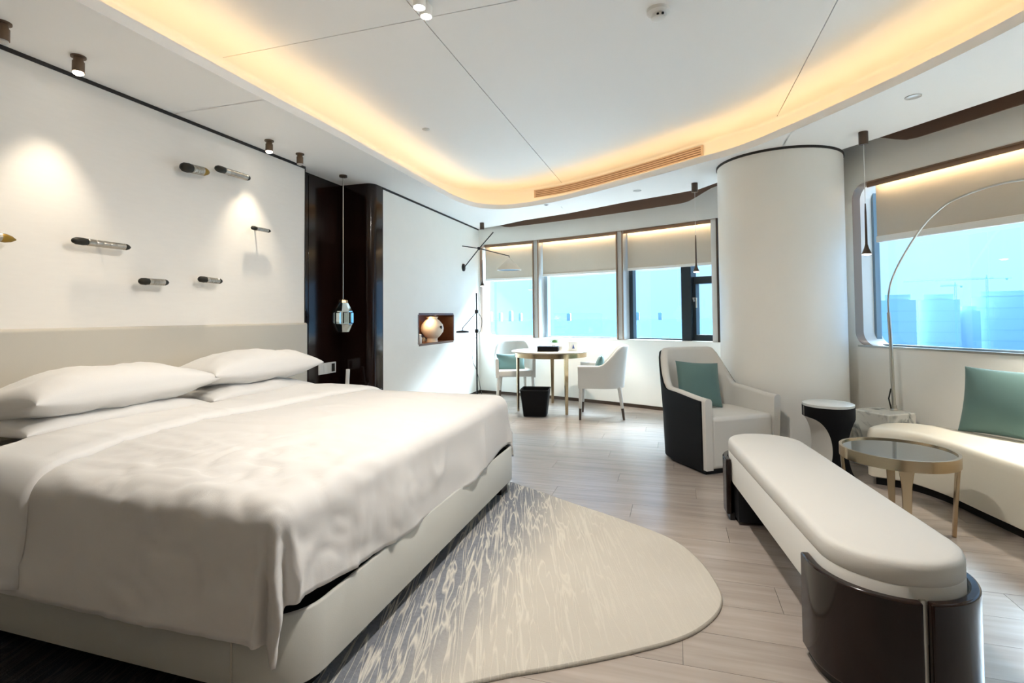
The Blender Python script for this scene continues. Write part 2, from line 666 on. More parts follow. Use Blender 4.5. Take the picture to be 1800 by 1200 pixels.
# ---- window walls
def window_wall(name, cv, so0, so1, zs, zh, r0, r1, n=60):
    """wall along a plan curve with one opening that has rounded ends"""
    ss = [cv.s0 + (so0 - cv.s0) * i / 6 for i in range(6)]
    op = []
    for i in range(13):
        op.append(so0 + r0 * (1 - cos(pi / 2 * i / 12)) if r0 else so0)
    k = n
    for i in range(1, k):
        op.append(so0 + r0 + (so1 - r1 - so0 - r0) * i / k)
    for i in range(13):
        op.append(so1 - r1 + r1 * sin(pi / 2 * i / 12) if r1 else so1)
    op = sorted(set(round(q, 5) for q in op))

    def hole(s):
        e = 0.0
        if r0 and s < so0 + r0:
            q = so0 + r0 - s
            e = r0 - sqrt(max(r0 * r0 - q * q, 0))
        if r1 and s > so1 - r1:
            q = s - so1 + r1
            e = r1 - sqrt(max(r1 * r1 - q * q, 0))
        return zs + e, zh - e
    m = MB()
    vs, fs = [], []

    def quad(sa, sb, za0, za1, zb0, zb1):
        a, b = cv.P(sa), cv.P(sb)
        i = len(vs)
        vs.extend([(*a, za0), (*b, zb0), (*b, zb1), (*a, za1)])
        fs.append((i, i + 1, i + 2, i + 3))
    left = ss + [so0]
    for a, b in zip(left, left[1:]):
        quad(a, b, 0, ZT, 0, ZT)
    for a, b in zip(op, op[1:]):
        ha, hb = hole(a), hole(b)
        quad(a, b, 0, ha[0], 0, hb[0])
        quad(a, b, ha[1], ZT, hb[1], ZT)
    if cv.s1 > so1:
        rs = [so1 + (cv.s1 - so1) * i / 6 for i in range(7)]
        for a, b in zip(rs, rs[1:]):
            quad(a, b, 0, ZT, 0, ZT)
    m.add(vs, fs)
    o = struct(m.build(name, M['wall'], angle=20))
    loop = [(s, hole(s)[0]) for s in op] + [(s, hole(s)[1]) for s in reversed(op)]
    return o, loop


def reveal(cv, loop, d0, d1, name, material, parent):
    m = MB()
    r = [[(*cv.P(s, d0), z) for s, z in loop], [(*cv.P(s, d1), z) for s, z in loop]]
    m.loft(r, False, False)
    return m.build(name, material, parent, angle=35)


BS0, BS1, BZS, BZH = -2.915, 0.52, 0.873, 2.322
RS0, RS1, RZS, RZH = 0.30, 3.75, 0.908, 2.330
wall_back, bl = window_wall('wall_back', back, BS0, BS1, BZS, BZH, 0.09, 0.0)
wall_right, rl = window_wall('wall_right', right, RS0, RS1, RZS, RZH, 0.13, 0.13)
GD = 0.25
window_1 = struct(reveal(back, bl, -0.004, 0.07, 'window_1', M['bronze_trim'], None))
reveal(back, bl, 0.07, GD + 0.05, 'window_reveal', M['white'], window_1)
window_2 = struct(reveal(right, rl, -0.004, 0.09, 'window_2', M['bronze_trim'], None))
reveal(right, rl, 0.09, GD + 0.05, 'window_reveal', M['white'], window_2)


def cbox(m, cv, s0, s1, o0, o1, z0, z1, n=1):
    """box following a wall curve"""
    rings = []
    for i in range(n + 1):
        s = s0 + (s1 - s0) * i / n
        a, b = cv.P(s, o0), cv.P(s, o1)
        rings.append([(*a, z0), (*b, z0), (*b, z1), (*a, z1)])
    m.loft(rings)


def sub_pane(cv, s0, s1, off, z0, z1, parent, n=6):
    m = MB()
    cbox(m, cv, s0, s1, off, off + 0.006, z0, z1, n)
    return m.build('pane', M['glass'], parent)


# window 1: two pale posts, three bays, an opening light with dark frame in the third
posts = [(-2.01, -1.885), (-0.735, -0.615)]
for a, b in posts:
    m = MB()
    cbox(m, back, a, b - 0.03, 0.03, GD, BZS, BZH)
    m.build('mullion', M['frame_light'], window_1, bevel=0.004)
    m = MB()
    cbox(m, back, a - 0.004, a + 0.012, 0.015, 0.04, BZS, BZH)
    cbox(m, back, b - 0.046, b - 0.034, 0.015, 0.04, BZS, BZH)
    m.build('mullion_edge', M['bronze_trim'], window_1)
bays = [(BS0, posts[0][0]), (posts[0][1] - 0.03, posts[1][0]), (posts[1][1] - 0.03, 0.035)]
for i, (a, b) in enumerate(bays):
    m = MB()
    fz = 0.018
    cbox(m, back, a, b, GD - 0.03, GD + 0.03, BZS, BZS + fz, 6)
    cbox(m, back, a, b, GD - 0.03, GD + 0.03, BZH - fz, BZH, 6)
    if i:
        cbox(m, back, a, a + 0.05, GD - 0.06, GD + 0.03, BZS, BZH)
    cbox(m, back, b - 0.02, b, GD - 0.03, GD + 0.03, BZS, BZH)
    m.build('window_frame', M['frame_dark'] if i == 2 else mat('grey_blue_frame', rgb(140, 152, 160), 0.4), window_1)
    sub_pane(back, a, b, GD, BZS, BZH, window_1)
# opening light
m = MB()
cbox(m, back, 0.035, 0.15, GD - 0.12, GD + 0.04, BZS, BZH)
m.build('window_frame', M['frame_dark'], window_1, bevel=0.004)
m = MB()
cbox(m, back, 0.15, BS1, GD - 0.06, GD + 0.03, 1.575, 1.665)
m.build('transom', M['frame_dark'], window_1, bevel=0.003)
sash = MB()
cbox(sash, back, 0.15, BS1, GD - 0.07, GD + 0.03, BZS, BZS + 0.075)
cbox(sash, back, 0.15, 0.185, GD - 0.07, GD + 0.03, BZS + 0.075, 1.575)
cbox(sash, back, BS1 - 0.03, BS1, GD - 0.07, GD + 0.03, BZS + 0.075, 1.575)
so = sash.build('sash', M['frame_dark'], window_1)
sub_pane(back, 0.15, BS1, GD, BZS, 1.60, so)
sub_pane(back, 0.15, BS1, GD, 1.60, BZH, window_1)
for s in (0.17, 0.475):
    p = back.P(s, GD - 0.085)
    q = back.P(s + 0.035, GD - 0.11)
    m = MB()
    m.tube([(*p, 1.36), (*back.P(s, GD - 0.11), 1.40), (*q, 1.40), (*q, 1.28)], 0.011, 8)
    m.build('window_handle', M['nickel'], so)
# right end: slim dark edge and white reveal post by the column
m = MB()
cbox(m, back, 0.49, 0.505, -0.012, 0.02, BZS, BZH)
m.build('window_edge', M['bronze_dark'], window_1)
m = MB()
cbox(m, back, 0.42, 0.49, 0.03, 0.12, BZS, BZH)
m.build('side_channel', M['white'], window_1)

# window 2: frame, one wide pane, slim posts beyond the picture
m = MB()
cbox(m, right, RS0, RS1, GD - 0.03, GD + 0.03, RZS, RZS + 0.016)
cbox(m, right, RS0, RS1, GD - 0.03, GD + 0.03, RZH - 0.02, RZH)
cbox(m, right, RS0, RS0 + 0.022, GD - 0.03, GD + 0.03, RZS, RZH)
m.build('window_frame', mat('blue_grey_frame', rgb(126, 146, 158), 0.4), window_2)
m = MB()
cbox(m, right, RS0 + 0.02, RS1 - 0.02, -0.006, 0.03, RZS - 0.004, RZS + 0.012)
m.build('window_sill', M['nickel'], window_2)
sub_pane(right, RS0, RS1, GD, RZS, RZH, window_2)

# roller blinds
bspec = [(-2.9, posts[0][0] - 0.01, 1.79), (posts[0][1] - 0.022, posts[1][0] - 0.012, 1.815), (posts[1][1] - 0.02, 0.44, 1.822)]
blab = ['beige roller blind in left bay of far window behind white cone lamp',
        'beige roller blind in middle bay of far window above the desk',
        'beige roller blind in right bay of far window above dark sash']
for (a, b, z), lb in zip(bspec, blab):
    p = back.P((a + b) / 2, 0.12)
    t = thing('roller_blind', lb, 'blind', (*p, z), 0, 'roller blinds of the far window')

    def rel(m):
        m.T = Matrix.Translation((-p[0], -p[1], -z))
        return m
    m = rel(MB())
    cbox(m, back, a + 0.01, b - 0.005, 0.118, 0.122, z, BZH - 0.02, 8)
    m.build('blind_fabric', M['blind'], t)
    m = rel(MB())
    cbox(m, back, a + 0.01, b - 0.005, 0.105, 0.135, z - 0.03, z + 0.004, 8)
    m.build('bottom_bar', M['white'], t, bevel=0.004)
    m = rel(MB())
    cbox(m, back, a + 0.01, b - 0.005, 0.12, 0.17, BZH - 0.075, BZH - 0.02, 8)
    m.build('roller', M['white'], t, bevel=0.01)
a, b, z = RS0 + 0.12, RS1 - 0.05, 1.86
p = right.P((a + b) / 2, 0.13)
t = thing('roller_blind', 'wide beige roller blind in rounded window at right', 'blind', (*p, z))
m = MB(); m.T = Matrix.Translation((-p[0], -p[1], -z))
cbox(m, right, a, b, 0.128, 0.132, z, RZH - 0.02)
m.build('blind_fabric', M['blind'], t)
m = MB(); m.T = Matrix.Translation((-p[0], -p[1], -z))
cbox(m, right, a, b, 0.113, 0.147, z - 0.05, z + 0.004)
m.build('bottom_bar', M['white'], t, bevel=0.005)
m = MB(); m.T = Matrix.Translation((-p[0], -p[1], -z))
cbox(m, right, a, b, 0.132, 0.19, RZH - 0.08, RZH - 0.02)
m.build('roller', M['white'], t, bevel=0.01)

# warm LED strips tucked up in the window heads
m = MB()
cbox(m, back, BS0 + 0.1, 0.44, 0.064, 0.07, BZH - 0.03, BZH - 0.008, 10)
m.build('led_strip', M['led2'], window_1)
m = MB()
cbox(m, right, RS0 + 0.14, RS1 - 0.14, 0.064, 0.07, RZH - 0.03, RZH - 0.008)
m.build('led_strip', M['led2'], window_2)

for cv_, a_, b_, z_, w_ in ((back, BS0 + 0.05, 0.49, BZH, window_1), (right, RS0 + 0.1, RS1 - 0.1, RZH, window_2)):
    m = MB()
    cbox(m, cv_, a_, b_, 0.048, 0.060, z_ - 0.038, z_ - 0.001, 10)
    m.build('valance', M['bronze_trim'], w_)

# brown curtain pelmets over the windows
m = MB()
rings = []
for i in range(41):
    x = -2.80 + (0.53 + 2.80) * i / 40
    z0 = 2.562 + 0.10 * (1 - smooth((x + 2.80) / 0.42)) + 0.14 * smooth((x - 0.12) / 0.42)
    a, b = back.P(x, -0.012), back.P(x, 0.01)
    rings.append([(*a, z0), (*b, z0), (*b, ZT), (*a, ZT)])
m.loft(rings)
struct(m.build('trim_1', M['pelmet']))
m = MB()
rings = []
for i in range(41):
    s = 0.35 + 3.5 * i / 40
    z0 = 2.572 + 0.14 * (1 - smooth((s - 0.42) / 0.44))
    a, b = right.P(s, -0.012), right.P(s, 0.01)
    rings.append([(*a, z0), (*b, z0), (*b, ZT), (*a, ZT)])
m.loft(rings)
struct(m.build('trim_2', M['pelmet']))

# baseboards
m = MB()
cbox(m, back, -2.94, 1.0, -0.012, 0.01, 0, 0.042, 30)
struct(m.build('baseboard_back', M['bronze_dark']))
m = MB()
cbox(m, right, 0.0, 4.0, -0.012, 0.01, 0, 0.042)
struct(m.build('baseboard_right', M['bronze_dark']))
m = MB()
m.box(XN - 0.01, XN + 0.01, 4.87, 7.75, 0, 0.042)
struct(m.build('baseboard_left', M['bronze_dark']))

# rear of the room, behind the camera
m = MB()
m.box(-3.35, 3.75, -2.75, -2.6, 0, ZT)
struct(m.build('wall_front', M['hbleather'], smooth=False))
m = MB()
e = right.P(4.0)
m.box(e[0] - 0.005, e[0] + 0.15, -2.6, e[1] + 0.05, 0, ZT)
struct(m.build('wall_east', M['wall'], smooth=False))

# ---- round column
CC, CR = (0.930, 5.275), 0.515
m = MB()
m.lathe([(CR, 0), (CR, ZC)], 96, CC)
column = struct(m.build('column', M['column']))
m = MB()
m.lathe([(CR + 0.002, ZC - 0.02), (CR + 0.007, ZC - 0.02), (CR + 0.007, ZC), (CR + 0.002, ZC)], 96, CC)
m.build('column_trim', M['gap'], column)

# dark shadow-gap trims where walls meet the ceiling
m = MB()
m.box(XL, XL + 0.006, -2.6, 3.97, ZC - 0.022, ZC)
m.box(XL - 0.1, XL + 0.006, 3.966, 3.972, 0, ZC)
struct(m.build('trim_3', M['gap'], smooth=False))
m = MB()
m.box(XN, XN + 0.006, 4.865, 7.72, ZC - 0.022, ZC)
m.box(XN, XN + 0.006, 4.862, 4.870, 0, ZC)
struct(m.build('trim_4', M['gap'], smooth=False))

# ---- ceiling: lower ring with raised middle
LIPC = catmull([(-2.45, 0.55), (-2.45, 1.6), (-2.45, 2.6), (-2.44, 3.5), (-2.46, 4.5), (-2.47, 5.2), (-2.46, 5.75),
                (-2.36, 6.17), (-2.10, 6.38), (-1.72, 6.33), (-1.25, 6.12), (-0.55, 5.65), (0.2, 5.08), (0.56, 4.80), (0.88, 4.38),
                (1.25, 3.80), (1.50, 3.34), (1.66, 2.95), (1.86, 2.2), (1.93, 1.4), (1.85, 0.7), (1.55, 0.1), (0.9, -0.25), (0, -0.35),
                (-1.4, -0.35), (-2.2, -0.15)], 6, True)
INN = offset_poly(LIPC, -0.36)     # travelling clockwise: left = outwards
OUT = [(XL - 0.1, -2.7), (XL - 0.1, 3.95), (-3.33, 3.95), (-3.33, 4.72), (XN - 0.05, 4.72), (XN - 0.05, 7.74),
       (-2.80, 7.67), (-2.52, 7.53), (-2.06, 7.245), (-1.338, 6.945), (-0.54, 6.49), (-0.01, 6.25), (0.29, 6.09), (0.47, 5.83), (0.7, 5.5),
       (1.25, 5.22), (1.36, 5.03), (1.565, 4.77), (1.92, 4.275), (2.1, 4.03), (2.6, 3.31), (3.15, 2.5), (3.7, 1.7), (3.7, -2.7)]


def ring_mesh(outer, inner, z):
    tri = tessellate_polygon([[Vector((x, y, 0)) for x, y in outer], [Vector((x, y, 0)) for x, y in inner]])
    pts = [(x, y, z) for x, y in outer] + [(x, y, z) for x, y in inner]
    return pts, [tuple(t) for t in tri]


def cut_strips(o, strips):
    """remove thin strips (shadow joints) from a mesh: (axis, position, half width, test)"""
    bm = bmesh.new()
    bm.from_mesh(o.data)
    for ax, pos, hw, test in strips:
        nvec = Vector((1, 0, 0)) if ax == 0 else Vector((0, 1, 0))
        for d in (-hw, hw):
            bmesh.ops.bisect_plane(bm, geom=bm.verts[:] + bm.edges[:] + bm.faces[:], plane_co=nvec * (pos + d), plane_no=nvec, dist=1e-6)
        kill = [f for f in bm.faces if abs(f.calc_center_median()[ax] - pos) < hw * 0.98 and test(f.calc_center_median())]
        bmesh.ops.delete(bm, geom=kill, context='FACES')
    bm.to_mesh(o.data)
    bm.free()


m = MB()
v, f = ring_mesh(OUT, LIPC, ZC)
m.add(v, f)
ceiling = m.build('ceiling', M['ceil'], smooth=False)
struct(ceiling)
SEAMX, SEAMX2, SEAMY = -1.345, 0.88, 2.655
cut_strips(ceiling, [(1, SEAMY, 0.0025, lambda c: c.x < 0), (0, SEAMX, 0.0025, lambda c: c.y > 3), (0, SEAMX2, 0.0025, lambda c: c.y > 3)])
m = MB()
v, f = ring_mesh(OUT, offset_poly(LIPC, -0.02), ZC + 0.022)
m.add(v, f)
m.loft([[(x, y, ZC) for x, y in OUT], [(x, y, ZC + 0.022) for x, y in OUT]], False, False)
m.build('ceiling_backing', M['ceil'], ceiling, smooth=False)
m = MB()
m.loft([[(x, y, z) for x, y in LIPC] for z in (ZC, ZC + 0.052, ZC + 0.058)] +
       [[(x, y, ZC + 0.06) for x, y in offset_poly(LIPC, -0.008)], [(x, y, ZC + 0.06) for x, y in offset_poly(LIPC, -0.022)],
        [(x, y, ZC + 0.022) for x, y in offset_poly(LIPC, -0.022)]], False, False)
m.build('cove_lip', M['ceil'], ceiling, angle=50)
# cove wall with small radius into the raised ceiling
m = MB()
prof = [(0, ZC + 0.0), (0, ZU - 0.03)] + [(-0.03 * (1 - cos(a)), ZU - 0.03 + 0.03 * sin(a)) for a in [pi / 2 * k / 8 for k in range(1, 9)]]
m.loft([[(x, y, z) for x, y in offset_poly(INN, -d)] for d, z in prof], False, False)
cw = m.build('cove_wall', M['ceil'], ceiling, angle=60)
INC = offset_poly(INN, 0.03)
cells_x = [(-9, SEAMX), (SEAMX, SEAMX2), (SEAMX2, 9)]
cells_y = [(-9, SEAMY), (SEAMY, 9)]
hw = 0.003
for xa, xb in cells_x:
    for ya, yb in cells_y:
        bm = bmesh.new()
        vs = [bm.verts.new((x, y, ZU)) for x, y in INC]
        bm.faces.new(vs)
        for ax, lo, hi in ((0, xa + hw, xb - hw), (1, ya + hw, yb - hw)):
            nvec = Vector((1, 0, 0)) if ax == 0 else Vector((0, 1, 0))
            g = bm.verts[:] + bm.edges[:] + bm.faces[:]
            bmesh.ops.bisect_plane(bm, geom=g, plane_co=nvec * lo, plane_no=-nvec, clear_outer=True)
            g = bm.verts[:] + bm.edges[:] + bm.faces[:]
            bmesh.ops.bisect_plane(bm, geom=g, plane_co=nvec * hi, plane_no=nvec, clear_outer=True)
        if not bm.faces:
            bm.free()
            continue
        r = bmesh.ops.extrude_face_region(bm, geom=bm.faces[:])
        bmesh.ops.translate(bm, verts=[q for q in r['geom'] if isinstance(q, bmesh.types.BMVert)], vec=(0, 0, 0.012))
        bmesh.ops.recalc_face_normals(bm, faces=bm.faces)
        me = bpy.data.meshes.new('ceiling_panel')
        bm.to_mesh(me)
        bm.free()
        me.materials.append(M['ceil'])
        o = bpy.data.objects.new('ceiling_panel', me)
        COL.objects.link(o)
        o.parent = ceiling
# slab above, light-tight
m = MB()
m.box(-3.6, 4.1, -2.8, 8.2, ZT - 0.03, ZT + 0.1)
m.build('slab', M['pelmet'], ceiling, smooth=False)

# LED strip hidden behind the lip
m = MB()
i0, i1 = offset_poly(LIPC, -0.045), offset_poly(LIPC, -0.07)
m.loft([[(x, y, ZC + 0.026) for x, y in i0], [(x, y, ZC + 0.032) for x, y in i0], [(x, y, ZC + 0.032) for x, y in i1], [(x, y, ZC + 0.026) for x, y in i1]], False, False)
o = m.build('led_strip', M['led'], ceiling, smooth=False)

# air grille on the far cove wall: frame and slats
wpts = [(x, y) for x, y in INN if y > 4.0 and -2.1 < x < 0.7]
wpts.sort()


def wall_at(x):
    for (xa, ya), (xb, yb) in zip(wpts, wpts[1:]):
        if xa <= x <= xb:
            k = (x - xa) / (xb - xa)
            return ya + (yb - ya) * k
    return wpts[0][1] if x < wpts[0][0] else wpts[-1][1]


vcv = Curve(lambda s: (s, wall_at(s)), -2, 0.6)
gx0, gx1, gz0, gz1 = -1.74, 0.30, 2.775, 2.865
vent = thing('air_grille', 'long pale linear air grille on the far cove wall', 'vent', (*vcv.P(-0.75, -0.01), gz0))
vm = Matrix.Translation(-vent.location)
m = MB(); m.T = vm
cbox(m, vcv, gx0, gx1, -0.004, 0.0, gz0, gz1, 24)
m.build('back_plate', mat('grille_shadow', rgb(150, 124, 104), 0.7), vent)
for k in range(5):
    m = MB(); m.T = vm
    z = gz0 + k * (gz1 - gz0) / 4
    cbox(m, vcv, gx0, gx1, -0.014, -0.003, z - 0.005, z + 0.005, 24)
    m.build('slat', mat('grille_slat', rgb(214, 190, 168), 0.5) if k == 0 else bpy.data.materials['grille_slat'], vent)
for x in (gx0, gx1):
    m = MB(); m.T = vm
    cbox(m, vcv, x - 0.008, x + 0.008, -0.016, -0.001, gz0 - 0.005, gz1 + 0.005)
    m.build('end_cap', bpy.data.materials['grille_slat'], vent)


# ================================================================== CEILING FITTINGS
def add_spot(parent, loc, target, energy, size, blend, color=(1, 0.86, 0.66), radius=0.025):
    d = bpy.data.lights.new('lamp_light', 'SPOT')
    d.energy = energy
    d.spot_size = radians(size)
    d.spot_blend = blend
    d.color = color
    d.shadow_soft_size = radius
    o = bpy.data.objects.new('lamp_light', d)
    COL.objects.link(o)
    o.parent = parent
    o.location = loc
    o.rotation_euler = (Vector(target) - Vector(loc)).to_track_quat('-Z', 'Y').to_euler()
    return o


spots = [(-2.95, 1.58, False, 'bronze ceiling spotlight cut by left edge of the view'),
         (-2.96, 1.91, True, 'lit bronze ceiling spotlight over the near side of headboard wall'),
         (-2.985, 3.29, True, 'lit bronze ceiling spotlight over far end of headboard wall'),
         (-2.985, 3.64, False, 'small unlit bronze ceiling spotlight near dark wood recess')]
for x, y, lit, lb in spots:
    t = thing('ceiling_spotlight', lb, 'spotlight', (x, y, ZC), 0, 'spotlights along the headboard wall')
    m = MB(); m.lathe([(0.034, 0), (0.034, -0.008), (0.02, -0.010)], 24)
    m.build('mount_plate', M['spotbody'], t)
    m = MB(); m.lathe([(0.022, -0.010), (0.022, -0.03), (0.027, -0.03), (0.027, -0.085), (0.023, -0.085), (0.022, -0.078)], 24)
    m.build('body', M['spotbody'], t)
    m = MB(); m.lathe([(0.0225, -0.079), (0.024, -0.092), (0.012, -0.100)], 24)
    m.build('lens', M['lens'] if lit else M['frame_light'], t)
    if lit:
        add_spot(t, (0, 0, -0.11), (-0.10, 0, -1.0), SPOT, 68, 0.9)

# twin spots at the crossing of the ceiling joints
for k, (x, y, lb) in enumerate([(-1.251, 2.438, 'lit white ceiling spot nearest the top edge of the view'), (-1.254, 2.524, 'lit white ceiling spot beside the joint crossing')]):
    t = thing('twin_spotlight', lb, 'spotlight', (x, y, ZU), 0, 'pair of spots at ceiling joint crossing')
    m = MB(); m.lathe([(0.02, 0), (0.02, -0.02), (0.034, -0.022), (0.034, -0.075), (0.030, -0.078), (0.028, -0.07)], 28)
    m.build('body', M['white'], t)
    m = MB(); m.lathe([(0.029, -0.070), (0.026, -0.077), (0.01, -0.080)], 24)
    m.build('lens', M['lens'], t)
    add_spot(t, (0, 0, -0.09), (-0.5 if k else -0.3, 0.35 if k else -0.4, -2.0), DOWN * 0.07, 110, 0.9, (1, 0.9, 0.76))

# a second pair, added over the passage out of view as fill light
for k in (0, 1):
    t = thing('twin_spotlight', 'added fill spot over the passage between bed and bench, %s' % ('nearer the bed' if k else 'nearer the bench'), 'spotlight', (-0.25 - 0.12 * k, 2.05, ZU), 0, 'added fill spots over the passage')
    m = MB(); m.lathe([(0.02, 0), (0.02, -0.02), (0.034, -0.022), (0.034, -0.075), (0.030, -0.078), (0.028, -0.07)], 28)
    m.build('body', M['white'], t)
    m = MB(); m.lathe([(0.029, -0.070), (0.026, -0.077), (0.01, -0.080)], 24)
    m.build('lens', M['lens'], t)
    add_spot(t, (0, 0, -0.09), (0.1 if not k else -0.5, 0.25, -2.0), DOWN * (0.31 if k else 0.06), 165, 1.0, (1, 0.95, 0.89))

t = thing('smoke_detector', 'round white smoke detector on the raised ceiling', 'smoke detector', (-0.055, 2.985, ZU))
m = MB(); m.lathe([(0.062, 0), (0.062, -0.018), (0.052, -0.024), (0.046, -0.03)], 36)
m.build('base', M['white'], t)
m = MB(); m.lathe([(0.036, -0.03), (0.038, -0.05), (0.03, -0.056), (0.0, -0.057)], 36, cap1=False)
m.build('chamber', M['white'], t)
for a in (-0.35, 0.35):
    m = MB()
    m.T = Matrix.Translation((0.038 * sin(a) + 0.012, -0.039 * cos(a), -0.042))
    m.lathe([(0.0, -0.006), (0.007, -0.004), (0.007, 0.004), (0.0, 0.006)], 10, cap0=False, cap1=False)
    m.build('sensor_hole', M['black'], t)

for x, y, z, r, mt, lb in [(-1.493, 6.30, ZC, 0.03, 'black', 'small dark recessed downlight above the desk'),
                           (-0.367, 5.93, ZC, 0.045, 'frame_light', 'pale sprinkler cover in soffit near far window'),
                           (1.488, 3.92, ZC, 0.045, 'frame_light', 'pale sprinkler cover in soffit over the sofa'),
                           (-2.12, 4.256, ZU, 0.035, 'frame_light', 'pale sprinkler cover on raised ceiling near left cove')]:
    t = thing('ceiling_disc', lb, 'ceiling fitting', (x, y, z))
    m = MB(); m.lathe([(r, 0), (r, -0.004), (r * 0.8, -0.007)], 28)
    m.build('rim', M['frame_light'], t)
    m = MB(); m.lathe([(r * 0.78, -0.006), (r * 0.6, -0.008), (0.0, -0.008)], 28, cap1=False)
    m.build('cover', M[mt], t)
    if mt == 'black':
        add_spot(t, (0, 0, -0.02), (0.12, 0.1, -2.0), DOWN * 0.3, 62, 0.35, (1, 0.9, 0.76), 0.015)

# small pendants in front of the windows
pend_l = [(-2.69, 7.22, 'slim pendant with tiny cone hanging in far left corner window'),
          (0.232, 5.79, 'slim pendant with tiny cone hanging before the dark window sash'),
          (1.405, 4.57, 'slim pendant with tiny cone hanging at left end of right window')]
for x, y, lb in pend_l:
    t = thing('pendant_lamp', lb, 'pendant lamp', (x, y, ZC), 0, 'slim window pendants')
    m = MB(); m.lathe([(0.032, 0), (0.032, -0.095), (0.029, -0.098), (0.01, -0.098)], 24)
    m.build('canopy', M['bronze_dark'], t)
    m = MB(); m.tube([(0, 0, -0.09), (0, 0, -0.62)], 0.0022, 6)
    m.build('cable', M['white'], t)
    m = MB(); m.lathe([(0.004, -0.55), (0.007, -0.62), (0.009, -0.86)], 12)
    m.build('stem', M['bronze_dark'], t)
    m = MB(); m.lathe([(0.009, -0.86), (0.016, -0.89), (0.034, -0.935), (0.032, -0.935), (0.014, -0.89)], 24)
    m.build('cone_shade', M['bronze_dark'], t)
    m = MB(); m.lathe([(0.02, -0.925), (0.03, -0.938), (0.012, -0.946)], 20)
    m.build('lamp_glass', M['lens_dim'], t)

# ================================================================== BED
RUGZ = 0.014
bed = thing('bed', 'king bed with cream leather frame on dark feet', 'bed', (-2.15, 2.36, 0))
bm_ = Matrix.Translation((2.15, -2.36, 0))


def round_rect(x0, x1, y0, y1, r, n=8):
    """r = four corner radii order: (x1,y0),(x1,y1),(x0,y1),(x0,y0)"""
    out = []
    for (cx, cy, a0), rr in zip(((x1, y0, -90), (x1, y1, 0), (x0, y1, 90), (x0, y0, 180)), r):
        sx_, sy_ = (-1 if cx == x1 else 1), (1 if cy == y0 else -1)
        ccx, ccy = cx + sx_ * rr, cy + sy_ * rr
        for k in range(n + 1):
            a = radians(a0 + 90 * k / n)
            out.append((ccx + rr * cos(a), ccy + rr * sin(a)))
    return out


fr = round_rect(-3.10, -1.07, 1.27, 3.46, (0.16, 0.05, 0.02, 0.02))
fi = round_rect(-3.06, -1.12, 1.32, 3.41, (0.13, 0.04, 0.02, 0.02))
m = MB(); m.T = bm_
m.loft([[(x, y, 0.105) for x, y in fi], [(x, y, 0.095) for x, y in fr], [(x, y, 0.306) for x, y in fr], [(x, y, 0.312) for x, y in offset_poly(fr, -0.006)],
        [(x, y, 0.312) for x, y in offset_poly(fr, -0.014)], [(x, y, 0.27) for x, y in offset_poly(fr, -0.016)]], True, True)
m.build('bed_frame', M['bedleather'], bed, angle=50)
m = MB(); m.T = bm_
for x in (-1.28,):
    m.tube([(x, 1.268, 0.1), (x, 1.268, 0.31)], 0.003, 6)
m.build('frame_seam', M['hbleather'], bed)
m = MB(); m.T = bm_
m.prism(round_rect(-3.06, -1.10, 1.30, 3.43, (0.13, 0.04, 0.02, 0.02)), 0.26, 0.302)
m.prism(round_rect(-3.06, -1.16, 1.35, 3.38, (0.1, 0.05, 0.02, 0.02)), 0.30, 0.40)
m.build('divan_base', M['black'], bed)
m = MB(); m.T = bm_
m.prism(round_rect(-3.07, -1.15, 1.37, 3.385, (0.1, 0.08, 0.04, 0.04)), 0.40, 0.635)
m.build('mattress', M['linen'], bed, bevel=0.04, seg=3)
for x, y in ((-1.17, 3.37), (-1.20, 1.44), (-2.95, 3.37), (-2.95, 1.44)):
    m = MB(); m.T = bm_
    m.box(x - 0.06, x + 0.06, y - 0.06, y + 0.06, RUGZ, 0.1)
    m.build('foot', M['blackmetal'], bed, bevel=0.005)
m = MB(); m.T = bm_
m.prism(round_rect(-3.06, -1.35, 1.55, 3.2, (0.05, 0.05, 0.02, 0.02)), RUGZ, 0.1)
m.build('plinth', M['black'], bed)

# headboard, low padded panel along the wall
m = MB()
hp = [(-3.199, 0.02), (-3.165, 0.02), (-3.165, 1.135)] + [(-3.185 + 0.02 * cos(radians(a)), 1.135 + 0.02 * sin(radians(a))) for a in range(15, 91, 15)] + [(-3.199, 1.155)]
m.loft([[(x, y, z) for x, z in hp] for y in (-1.2, 3.962)])
hb = m.build('headboard', M['hbleather'])
tag(hb, 'long low padded cream headboard panel against the ivory wall', 'headboard')

# duvet
XA, YA, YB, ZD = -1.175, 1.325, 3.385, 0.662


